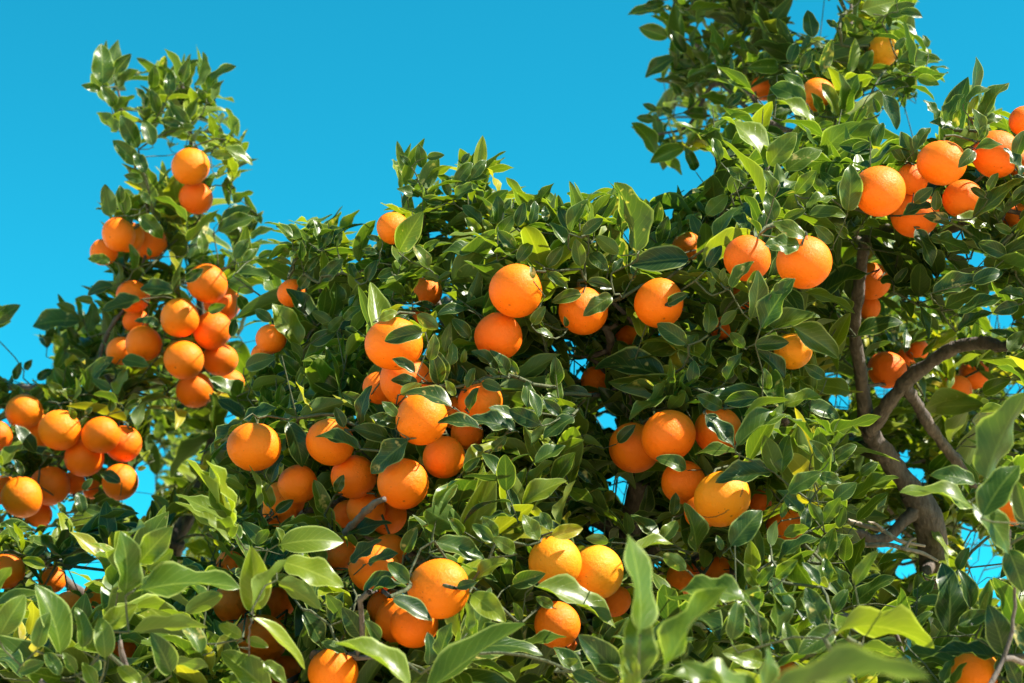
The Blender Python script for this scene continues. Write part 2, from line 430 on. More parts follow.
assert len(set(labels)) == len(labels)
for _ in range(60):                        # fruit that overlap in depth: the rear one hangs a little further back
    moved = False
    for i, a in enumerate(fruits):
        for j in range(i + 1, len(fruits)):
            b = fruits[j]
            if abs(a['x'] - b['x']) + abs(a['y'] - b['y']) > 90: continue
            ra, rb = a['r'] * a['d'] / F_PX, b['r'] * b['d'] / F_PX
            gap = np.linalg.norm(at(a['x'], a['y'], a['d']) - at(b['x'], b['y'], b['d']))
            if gap < 0.975 * (ra + rb):
                back = a if a['k'] > b['k'] else b
                back['d'] += 0.006; moved = True
    if not moved: break
for f in fruits:
    if f['vis'][2] < f['r'] * 0.85: f['d'] += 0.02
    f['P'] = at(f['x'], f['y'], f['d']); f['R'] = f['r'] * f['d'] / F_PX

# ------------------------------------------------------------------ how far the leaf surface is, per pixel
ANCH = [(f['x'], f['y'], f['d'] - f['R'] * 0.6) for f in fruits if f['k'] == 0]
ANCH += [(680, 60, 4.1), (700, 110, 4.0), (660, 140, 4.05), (640, 20, 4.2), (740, 40, 4.0), (850, 40, 3.5), (920, 60, 3.45), (975, 90, 2.75), (720, 140, 2.8), (770, 170, 2.65), (760, 120, 3.0),
         (120, 80, 3.95), (190, 90, 3.85), (230, 130, 3.85), (250, 230, 3.85), (440, 180, 3.05), (400, 190, 3.1), (410, 230, 2.85), (560, 220, 2.75), (614, 220, 2.6), (655, 210, 2.9),
         (40, 345, 4.15), (80, 330, 4.1), (200, 450, 4.4), (180, 500, 4.5), (190, 540, 4.4), (300, 250, 3.1), (640, 485, 3.2), (600, 430, 3.0), (560, 450, 2.6), (530, 420, 2.6), (100, 560, 3.3), (120, 530, 3.6),
         (60, 620, 2.2), (20, 640, 2.2), (150, 590, 2.1), (120, 640, 2.15), (240, 560, 2.2), (180, 640, 2.1), (230, 665, 2.05), (310, 570, 2.3), (480, 650, 2.1), (370, 665, 2.2), (510, 540, 2.4), (640, 600, 1.75), (700, 640, 1.7), (860, 660, 1.7),
         (800, 600, 2.3), (760, 640, 2.2), (870, 630, 2.1), (930, 590, 2.4), (820, 480, 2.45), (770, 440, 2.5), (930, 280, 2.8), (980, 290, 2.7), (960, 400, 3.4), (1000, 440, 2.0), (1000, 620, 2.2), (960, 640, 2.2), (640, 560, 2.4),
         (740, 540, 2.4), (900, 430, 3.3), (940, 470, 3.2), (600, 660, 2.2), (880, 560, 2.9), (1100, 400, 2.7), (-100, 500, 3.5), (500, 800, 2.2), (900, 800, 2.0), (100, 800, 2.1)]
ANCH = np.array(ANCH)
def surf(x, y):
    d2 = (ANCH[:, 0] - x) ** 2 + (ANCH[:, 1] - y) ** 2 + 60.0
    w = d2 ** -1.6
    return float((w * ANCH[:, 2]).sum() / w.sum())

# ------------------------------------------------------------------ pixel masks used only to decide where shoots grow
OX, OY, BW, BH = 260, 260, 1544, 1203
limit = np.zeros((BH, BW))                  # leaves nearer than this would hide something the place shows
def fill_poly(buf, pts, val, op='max'):
    pts = np.asarray(pts, float) + (OX, OY)
    x0, y0 = np.floor(pts.min(0)).astype(int); x1, y1 = np.ceil(pts.max(0)).astype(int) + 1
    x0, y0, x1, y1 = max(x0, 0), max(y0, 0), min(x1, BW), min(y1, BH)
    if x1 <= x0 or y1 <= y0: return
    X, Y = np.meshgrid(np.arange(x0, x1) + .5, np.arange(y0, y1) + .5)
    ins = np.zeros(X.shape, bool)
    for (ax, ay), (bx, by) in zip(pts, np.roll(pts, -1, 0)):
        if ay == by: continue
        c = ((ay > Y) != (by > Y)) & (X < (bx - ax) * (Y - ay) / (by - ay) + ax)
        ins ^= c
    sub = buf[y0:y1, x0:x1]
    if op == 'max': sub[ins] = np.maximum(sub[ins], val)
    else: sub[ins] = val

OUTLINE = [(-250, 940), (-250, 385), (0, 372), (22, 366), (34, 362), (38, 330), (60, 320), (66, 298), (85, 300), (96, 310), (102, 322), (100, 300), (90, 292), (100, 285), (103, 270), (95, 255), (100, 245), (105, 230), (101, 200), (106, 186), (120, 190), (128, 180),
           (118, 165), (112, 140), (96, 118), (99, 112), (112, 118), (108, 95), (84, 85), (92, 72), (101, 46), (113, 55), (136, 56), (138, 60), (126, 72), (135, 85), (140, 100), (148, 85), (146, 66), (155, 62), (165, 66), (163, 50), (175, 58), (190, 58), (200, 50), (207, 58),
           (205, 78), (215, 80), (236, 66), (225, 85), (225, 100), (235, 105), (230, 115), (245, 128), (258, 150), (250, 165), (258, 180), (245, 185), (252, 195), (240, 200), (255, 212), (275, 229), (268, 240), (276, 250), (265, 262), (274, 280), (255, 285), (254, 293), (240, 300),
           (240, 310), (250, 315), (240, 325), (243, 342), (238, 360), (237, 380), (246, 374), (256, 362), (262, 345), (262, 312), (275, 300), (283, 285), (290, 275), (272, 259), (290, 258), (295, 240), (303, 232), (310, 222), (318, 230), (332, 228), (345, 232), (346, 250), (360, 250), (378, 250),
           (395, 245), (402, 225), (405, 210), (420, 208), (425, 200), (415, 195), (396, 190), (400, 160), (404, 152), (412, 145), (425, 145), (440, 155), (443, 160), (438, 175), (445, 182), (455, 165), (468, 152), (486, 160), (485, 178), (478, 195), (470, 200), (480, 205), (483, 197), (490, 205),
           (497, 198), (510, 195), (515, 205), (525, 203), (533, 200), (540, 208), (545, 215), (557, 208), (565, 222), (572, 215), (590, 200), (592, 222), (602, 218), (605, 190), (613, 181), (625, 195), (632, 212), (638, 205), (640, 195), (650, 195), (660, 200), (665, 215), (672, 210), (672, 195), (678, 188),
           (680, 175), (690, 170), (700, 165), (690, 160), (680, 168), (655, 165), (648, 160), (640, 150), (630, 122), (637, 110), (655, 105), (672, 108), (672, 98), (668, 85), (645, 78), (670, 65), (665, 45), (645, 38), (639, 28), (660, 22), (640, 18), (627, 14), (650, 5), (655, 0), (650, -120), (760, -180), (880, -160), (925, -60),
           (920, 0), (924, 17), (905, 20), (900, 30), (906, 37), (925, 37), (928, 45), (938, 55), (948, 70), (937, 84), (922, 88), (932, 103), (918, 100), (910, 100), (900, 112), (899, 130), (893, 122), (888, 100), (878, 95), (872, 105), (878, 130), (890, 140), (900, 148), (902, 133), (912, 145), (918, 160),
           (925, 142), (940, 135), (960, 128), (955, 110), (960, 95), (970, 60), (976, 60), (978, 90), (990, 88), (1008, 83), (1000, 105), (1005, 112), (1000, 125), (1012, 118), (1024, 112), (1060, 110), (1110, 220), (1120, 940)]
GAPS = [[(800, -5), (824, -5), (833, 12), (832, 22), (824, 18), (826, 35), (820, 38), (818, 18), (808, 14), (796, 8)],
        [(140, 460), (150, 470), (152, 485), (148, 505), (143, 515), (134, 508), (126, 500), (138, 492)],
        [(5, 370), (25, 364), (45, 350), (50, 372), (30, 378), (10, 374)],
        [(611, 482), (622, 480), (632, 492), (640, 505), (630, 512), (622, 500)], [(569, 372), (574, 362), (584, 358), (578, 368)], [(595, 419), (606, 416), (614, 424), (604, 428)],
        [(965, 524), (975, 542), (985, 548), (994, 570), (978, 588), (966, 578), (972, 568), (973, 550), (963, 537)], [(996, 560), (1001, 560), (1000, 578), (995, 574)],
        [(889, 522), (900, 521), (898, 531), (891, 531)], [(878, 536), (892, 534), (902, 543), (890, 548), (880, 552)], [(897, 566), (913, 563), (913, 573), (900, 575)],
        [(876, 386), (894, 384), (892, 398), (878, 396)], [(906, 468), (918, 470), (925, 482), (912, 484)], [(1007, 386), (1020, 384), (1022, 394), (1009, 396)], [(896, 452), (909, 455), (904, 463)],
        [(684, 178), (698, 160), (716, 164), (712, 174), (700, 182), (690, 188), (682, 188)], [(989, 318), (1010, 318), (1008, 328), (992, 328)], [(971, 252), (978, 252), (977, 266), (971, 264)],
        [(949, 232), (962, 232), (962, 240), (951, 240)], [(221, 413), (233, 411), (232, 424), (222, 421)], [(83, 568), (98, 560), (104, 572), (92, 577)], [(828, 377), (841, 377), (841, 385), (829, 384)], [(831, 400), (850, 400), (849, 408), (833, 406)],
        [(625, 230), (640, 232), (637, 246), (628, 242)], [(590, 526), (602, 524), (604, 531), (592, 532)]]
fol = np.zeros((BH, BW)); fill_poly(fol, OUTLINE, 1.0)
gap = np.zeros((BH, BW))
for g in GAPS: fill_poly(gap, g, 1.0)
fol[gap > 0] = 0
def disc(x, y, r, val):
    a = np.linspace(0, 2 * math.pi, 24, endpoint=False)
    fill_poly(limit, np.stack([x + r * np.cos(a), y + r * np.sin(a)], -1), val)
for f in fruits:
    disc(f['vis'][0], f['vis'][1], f['vis'][2] * (1.0 if f['vis'][2] > 0.85 * f['r'] else 1.2), f['d'] - f['R'] * 0.2)

# ------------------------------------------------------------------ main wood: (x, y, distance, radius px) along each limb
# tree -> base point on the ground, trunk, limbs (visible flag: keep leaves from hiding it)
def ground_under(x, d):
    p = at(x, 683, d); return np.array([p[0], p[1], 0.0])

WOOD = {
 'forked': dict(base=ground_under(950, 3.35), trunk=[(944, 760, 3.34, 25), (938, 640, 3.33, 22), (934, 560, 3.32, 19), (928, 520, 3.30, 19), (912, 490, 3.29, 17)],
   limbs=[
    ('v', [(915, 495, 3.29, 15), (893, 465, 3.28, 14), (872, 436, 3.26, 13), (866, 415, 3.25, 11), (861, 370, 3.22, 9), (856, 330, 3.20, 8), (858, 290, 3.17, 8), (863, 255, 3.14, 8), (868, 238, 3.12, 8)]),
    ('v', [(864, 244, 3.13, 8), (878, 233, 3.11, 7), (896, 230, 3.08, 7), (930, 232, 3.05, 7), (955, 228, 3.03, 6), (985, 205, 3.0, 5), (1010, 160, 2.98, 4), (1040, 110, 2.97, 3)]),
    ('', [(864, 244, 3.13, 6), (850, 232, 3.12, 5), (838, 205, 3.15, 4), (832, 160, 3.25, 4), (840, 100, 3.4, 4), (850, 40, 3.5, 3), (855, -40, 3.6, 3)]),
    ('v', [(868, 432, 3.25, 11), (884, 408, 3.22, 10), (905, 382, 3.20, 10), (930, 362, 3.17, 9), (955, 348, 3.14, 9), (985, 343, 3.10, 9), (1003, 348, 3.08, 7), (1030, 340, 3.06, 5), (1080, 300, 3.0, 4)]),
    ('v', [(903, 384, 3.20, 8), (914, 402, 3.22, 8), (926, 422, 3.24, 8), (943, 446, 3.27, 7.5), (962, 470, 3.30, 7.5), (985, 500, 3.34, 6), (1010, 520, 3.4, 5)]),
    ('', [(885, 455, 3.27, 11), (860, 448, 3.30, 10), (838, 430, 3.36, 9), (815, 405, 3.45, 8), (790, 330, 3.6, 7), (765, 230, 3.75, 6), (750, 150, 3.85, 5), (765, 118, 3.9, 4.5), (730, 70, 4.0, 4), (690, 40, 4.1, 3)]),
    ('v', [(800, 135, 3.88, 5), (778, 128, 3.9, 4.5), (760, 118, 3.92, 4.0), (745, 108, 3.95, 3), (715, 85, 4.0, 3), (690, 125, 4.0, 2.2), (655, 135, 4.05, 1.6)]),
    ('', [(920, 505, 3.29, 9), (880, 540, 3.15, 8), (840, 520, 3.0, 7), (800, 450, 2.85, 6), (770, 380, 2.8, 5), (760, 300, 2.8, 5), (755, 220, 2.85, 4), (770, 160, 2.9, 3)]),
    ('', [(934, 560, 3.32, 9), (900, 620, 3.0, 8), (830, 610, 2.7, 7), (770, 590, 2.6, 6), (720, 560, 2.65, 5), (690, 520, 2.75, 4)]),
   ]),
 'middle': dict(base=ground_under(560, 3.35), trunk=[(575, 800, 3.3, 24), (590, 700, 3.28, 21), (612, 600, 3.25, 18), (632, 520, 3.22, 15), (640, 480, 3.2, 13)],
   limbs=[
    ('', [(640, 485, 3.2, 11), (648, 455, 3.2, 10), (625, 400, 3.15, 9), (605, 362, 3.05, 8), (612, 340, 2.98, 7), (606, 325, 2.95, 6), (585, 270, 2.95, 4), (570, 225, 2.92, 3)]),
    ('v', [(604, 366, 3.0, 6), (612, 345, 2.90, 6), (604, 326, 2.88, 5)]),
    ('', [(625, 540, 3.22, 10), (560, 500, 3.1, 9), (520, 440, 3.0, 8), (470, 370, 2.95, 6), (440, 300, 2.98, 5), (430, 240, 3.03, 4), (428, 190, 3.07, 3)]),
    ('', [(600, 650, 3.26, 10), (500, 600, 3.0, 9), (420, 560, 2.85, 7), (352, 528, 2.62, 4.5)]),
    ('x', [(346, 532, 2.62, 5), (358, 520, 2.57, 5), (370, 507, 2.54, 5), (384, 499, 2.52, 4.0)]),
    ('', [(580, 760, 3.3, 9), (460, 700, 3.1, 9), (360, 620, 3.0, 8), (320, 520, 2.95, 7), (310, 420, 2.95, 6), (320, 330, 3.0, 4), (318, 250, 3.1, 3)]),
    ('', [(612, 600, 3.25, 9), (650, 560, 3.05, 8), (690, 470, 2.95, 6), (680, 390, 2.9, 5), (665, 320, 2.95, 4), (640, 240, 2.95, 3)]),
   ]),
 'slim': dict(base=ground_under(150, 4.2), trunk=[(150, 800, 4.2, 17), (152, 690, 4.18, 15), (160, 600, 4.15, 14), (175, 540, 4.12, 13)],
   limbs=[
    ('', [(172, 545, 4.12, 10), (200, 480, 4.15, 9), (213, 430, 4.12, 8), (205, 390, 4.05, 7), (200, 330, 3.98, 6), (198, 250, 3.95, 5), (196, 190, 3.95, 4), (188, 110, 3.92, 3), (180, 75, 3.9, 2)]),
    ('', [(162, 590, 4.15, 11), (130, 540, 4.0, 10), (108, 505, 3.9, 10), (95, 470, 3.9, 8), (70, 400, 3.95, 6), (20, 385, 3.98, 4), (-60, 400, 4.0, 3)]),
    ('v', [(128, 470, 3.98, 3), (117, 430, 3.96, 3), (112, 390, 3.95, 3), (100, 365, 3.95, 3), (104, 345, 3.96, 3), (116, 322, 3.96, 3), (130, 300, 3.97, 2), (150, 230, 3.97, 2), (130, 150, 3.97, 2), (118, 90, 3.97, 1.5)]),
    ('', [(152, 660, 4.17, 9), (80, 590, 3.9, 7), (20, 540, 3.7, 6), (-40, 520, 3.6, 4)]),
    ('', [(95, 470, 3.9, 6), (60, 390, 4.05, 4), (75, 340, 4.12, 3), (80, 310, 4.14, 2)]),
   ]),
 'front': dict(base=ground_under(420, 1.95), trunk=[(425, 1500, 1.98, 30), (420, 1200, 1.98, 26), (415, 1000, 1.98, 22)],
   limbs=[
    ('', [(415, 1040, 1.98, 14), (330, 860, 2.1, 11), (260, 760, 2.2, 8), (249, 690, 2.2, 2.2), (246, 640, 2.14, 1.3), (252, 610, 2.14, 1.0)]),
    ('', [(330, 860, 2.1, 8), (200, 760, 2.15, 7), (140, 690, 2.15, 5), (120, 640, 2.15, 3)]),
    ('', [(200, 760, 2.15, 6), (90, 730, 2.2, 5), (40, 680, 2.2, 3)]),
    ('', [(415, 1040, 1.98, 12), (480, 860, 1.9, 9), (580, 760, 1.8, 7), (640, 710, 1.7, 4)]),
    ('', [(480, 860, 1.9, 9), (640, 800, 1.75, 7), (760, 760, 1.6, 6), (860, 715, 1.5, 4)]),
    ('', [(640, 800, 1.75, 7), (800, 760, 1.9, 6), (960, 720, 2.05, 5), (1015, 620, 2.1, 2.5), (1010, 530, 2.08, 1.5)]),
   ]),
}

def catmull(P, n=8):
    P = np.asarray(P, float)
    Q = np.vstack([2 * P[0] - P[1], P, 2 * P[-1] - P[-2]])
    out = []
    for i in range(1, len(Q) - 2):
        p0, p1, p2, p3 = Q[i - 1], Q[i], Q[i + 1], Q[i + 2]
        for t in np.linspace(0, 1, n, endpoint=False):
            out.append(0.5 * ((2 * p1) + (-p0 + p2) * t + (2 * p0 - 5 * p1 + 4 * p2 - p3) * t * t + (-p0 + 3 * p1 - 3 * p2 + p3) * t ** 3))
    out.append(Q[-2])
    return np.array(out)

class MB:
    def __init__(self): self.v = []; self.f = []; self.n = 0; self.mi = []
    def add(self, v, f, mi=0):
        self.v.append(np.asarray(v, float)); self.f += [tuple(int(i) + self.n for i in q) for q in f]; self.mi += [mi] * len(f); self.n += len(v)
    def tube(self, pts, rad, sides=8, rough=0.0, cap=True, mi=0):
        pts = np.asarray(pts, float); rad = np.broadcast_to(np.asarray(rad, float), (len(pts),))
        T = np.gradient(pts, axis=0); T /= np.linalg.norm(T, axis=1, keepdims=True) + 1e-12
        nrm = np.cross(T[0], [0.3, 0.2, 0.9]); nrm = unit(nrm)
        rings = []
        ang = np.linspace(0, 2 * math.pi, sides, endpoint=False)
        for i in range(len(pts)):
            nrm = unit(nrm - T[i] * (nrm @ T[i])); b = np.cross(T[i], nrm)
            r = rad[i] * (1 + (rng.uniform(-rough, rough, sides) if rough else 0))
            rings.append(pts[i] + (np.cos(ang) * r)[:, None] * nrm + (np.sin(ang) * r)[:, None] * b)
        v = np.vstack(rings); f = []
        for i in range(len(pts) - 1):
            for k in range(sides):
                a, b2 = i * sides + k, i * sides + (k + 1) % sides
                f.append((a, b2, b2 + sides, a + sides))
        if cap:
            f.append(tuple(range(sides - 1, -1, -1))); f.append(tuple((len(pts) - 1) * sides + k for k in range(sides)))
        self.add(v, f, mi)
    def build(self, name, mat, parent=None, origin=(0, 0, 0), smooth=True):
        me = bpy.data.meshes.new(name)
        me.from_pydata((np.vstack(self.v) - np.asarray(origin)).tolist(), [], self.f)
        if smooth: me.polygons.foreach_set("use_smooth", [True] * len(me.polygons))
        me.materials.append(mat)
        if any(self.mi): me.materials.append(M_TWIG); me.polygons.foreach_set('material_index', self.mi)
        o = bpy.data.objects.new(name, me); scene.collection.objects.link(o)
        if parent is not None: o.parent = parent
        return o

# skeleton nodes the twigs grow from
node_P, node_tree, node_limb, node_par = [], [], [], []
TREES = list(WOOD)
limb_mb = {}
trunk_mb = {}
for ti, tn in enumerate(TREES):
    w = WOOD[tn]
    tp = [at(x, y, d) for x, y, d, r in w['trunk']]; tr = [r * 0.80 * d / F_PX for x, y, d, r in w['trunk']]
    b = w['base']
    fl = [b + [0, 0, -0.05], b + [0, 0, 0.04], b * 0.72 + np.array([tp[0][0], tp[0][1], tp[0][2]]) * 0.28] + tp
    fr_ = [tr[0] * 2.1, tr[0] * 1.7, tr[0] * 1.25] + tr
    C = catmull(np.column_stack([fl, fr_]), 8)
    m = MB(); m.tube(C[:, :3], C[:, 3], 18, 0.05); trunk_mb[tn] = m
    for p in C[::2, :3][len(C) // 4:]:
        node_P.append(p); node_tree.append(ti); node_limb.append(-1); node_par.append(-1)
    for li, (flag, pts) in enumerate(w['limbs']):
        hid = 0.0 if flag in ('v', 'x') or tn == 'front' else 0.22
        C = catmull([np.append(at(x, y, d + hid * min(1, k / 2)), r * 0.74 * d / F_PX) for k, (x, y, d, r) in enumerate(pts)], 8)
        jit = np.cumsum(rng.normal(0, 0.0012, (len(C), 3)), 0); jit -= np.linspace(0, 1, len(C))[:, None] * jit[-1]
        C[:, :3] += jit * (0.4 if flag else 1.0)
        m = MB(); m.tube(C[:, :3], C[:, 3] * (1 + 0.12 * np.sin(np.arange(len(C)) * 0.9 + li) * np.sin(np.arange(len(C)) * 0.37)), 14, 0.10); limb_mb[(tn, li)] = m
        # knots
        for _ in range(3 if C[:, 3].max() > 0.008 and tn != 'front' else 0):
            i = rng.integers(3, len(C) - 2); c = C[i, :3] + unit(rng.normal(size=3)) * C[i, 3] * 0.8
            s = np.linspace(0, 1, 5)
            m.tube([c + unit(c - C[i, :3]) * C[i, 3] * (q - .6) for q in s], C[i, 3] * 0.55 * np.sqrt(np.maximum(0.03, 1 - s ** 2)), 8)
        for p in (C[::3, :3] if flag != 'x' else []):
            node_P.append(p); node_tree.append(ti); node_limb.append(li); node_par.append(-1)
        if flag in 'vx' and flag:
            for (x0, y0, d0, r0), (x1, y1, d1, r1) in zip(pts[:-1], pts[1:]):
                if y0 > 430 and x0 > 850: continue
                t = unit([x1 - x0, y1 - y0]); n = np.array([-t[1], t[0]])
                fill_poly(limit, [np.array([x0, y0]) + n * r0 * .6, np.array([x1, y1]) + n * r1 * .6, np.array([x1, y1]) - n * r1 * .6, np.array([x0, y0]) - n * r0 * .6], min(d0, d1) - 0.05)
# keep the trunk of the forked tree in view between y 500 and 560
fill_poly(limit, [(908, 490), (932, 508), (946, 515), (943, 555), (936, 570), (922, 565), (922, 540), (910, 512)], 3.2)

# ------------------------------------------------------------------ leaves
ST = np.array([-0.10, 0.0, .025, .06, .11, .18, .26, .35, .45, .55, .65, .74, .82, .89, .945, .98, 1.0])
PR = np.array([.03, .05] + [max(.05, (t ** 0.62) * ((1 - t) ** 0.88) / 0.366) for t in ST[2:-1]] + [.004])
SS = np.array([-1.0, -0.55, 0.0, 0.55, 1.0])
NST, NSS = len(ST), len(SS)
LF = np.array([[i * NSS + j, i * NSS + j + 1, (i + 1) * NSS + j + 1, (i + 1) * NSS + j] for i in range(NST - 1) for j in range(NSS - 1)])
LUV = np.array([[s, max(t, 0)] for t in ST for s in SS])

def leaf(base, d, n, L, W, fold=0.25, bend=0.4, wave=0.12, twist=0.0, chord=False):
    d = unit(d); n = unit(n - d * (n @ d)); x = np.cross(d, n)
    if chord:                                   # d and L describe base -> tip: undo the arc
        c, s = math.cos(bend / 2), math.sin(bend / 2)
        d, n = d * c + n * s, n * c - d * s
        L = L / (math.sin(bend / 2) / (bend / 2) if abs(bend) > 1e-3 else 1.0)
    bend = bend if abs(bend) > 1e-3 else 1e-3
    t = ST[:, None]; s = SS[None, :]
    half = W / 2 * PR[:, None] * (1 + 0.05 * math.sin(L * 5000))
    ph = rng.uniform(0, 6.28); fr = rng.uniform(1.2, 2.4)
    tw = twist * t
    X = s * half * math.cos(fold)
    Z = np.abs(s) * half * math.sin(fold) + wave * half * (s ** 2) * np.sin(2 * math.pi * fr * t + ph + np.sign(s) * 1.1)
    X, Z = X * np.cos(tw) - Z * np.sin(tw), X * np.sin(tw) + Z * np.cos(tw)
    th = bend * np.maximum(t, 0) ** 1.0
    cy = L * np.sin(th) / bend + np.minimum(t, 0) * L
    cz = -L * (1 - np.cos(th)) / bend
    Y = cy + Z * np.sin(th); ZZ = cz + Z * np.cos(th)
    P = base + X[..., None] * x + Y[..., None] * d + ZZ[..., None] * n
    return P.reshape(-1, 3)

class LeafBin:
    def __init__(self): self.V = []; self.T = []; self.Wr = []
    def add(self, v, tint, wear): self.V.append(v); self.T.append(tint); self.Wr.append(wear)
    def build(self, name, parent, origin):
        k = len(self.V); nv = NST * NSS
        V = np.concatenate(self.V) - np.asarray(origin)
        Fc = (LF[None] + (np.arange(k) * nv)[:, None, None]).reshape(-1, 4)
        me = bpy.data.meshes.new(name)
        me.vertices.add(len(V)); me.vertices.foreach_set("co", V.ravel().astype(np.float32))
        me.loops.add(Fc.size); me.loops.foreach_set("vertex_index", Fc.ravel().astype(np.int32))
        me.polygons.add(len(Fc)); me.polygons.foreach_set("loop_start", (np.arange(len(Fc)) * 4).astype(np.int32))
        me.polygons.foreach_set("use_smooth", np.ones(len(Fc), bool))
        uv = me.uv_layers.new(name="leaf_uv")
        uv.data.foreach_set("uv", np.tile(LUV, (k, 1))[Fc.ravel()].ravel().astype(np.float32))
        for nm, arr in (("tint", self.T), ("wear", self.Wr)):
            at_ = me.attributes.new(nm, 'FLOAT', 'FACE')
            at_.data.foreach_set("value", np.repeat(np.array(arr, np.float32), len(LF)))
        me.update(calc_edges=True); me.validate()
        me.materials.append(M_LEAF)
        o = bpy.data.objects.new(name, me); scene.collection.objects.link(o)
        o.parent = parent
        return o

def outline_px(P):
    G = P.reshape(NST, NSS, 3)
    ring = np.concatenate([G[1:, 0], G[::-1, -1][:-1]])
    x, y, d = proj(ring); return np.stack([x, y], -1), d

FC = np.array([f['P'] for f in fruits]); FR = np.array([f['R'] for f in fruits])
FXY = np.array([(f['x'], f['y']) for f in fruits]); FRP = np.array([f['r'] for f in fruits]); FD = np.array([f['d'] for f in fruits])

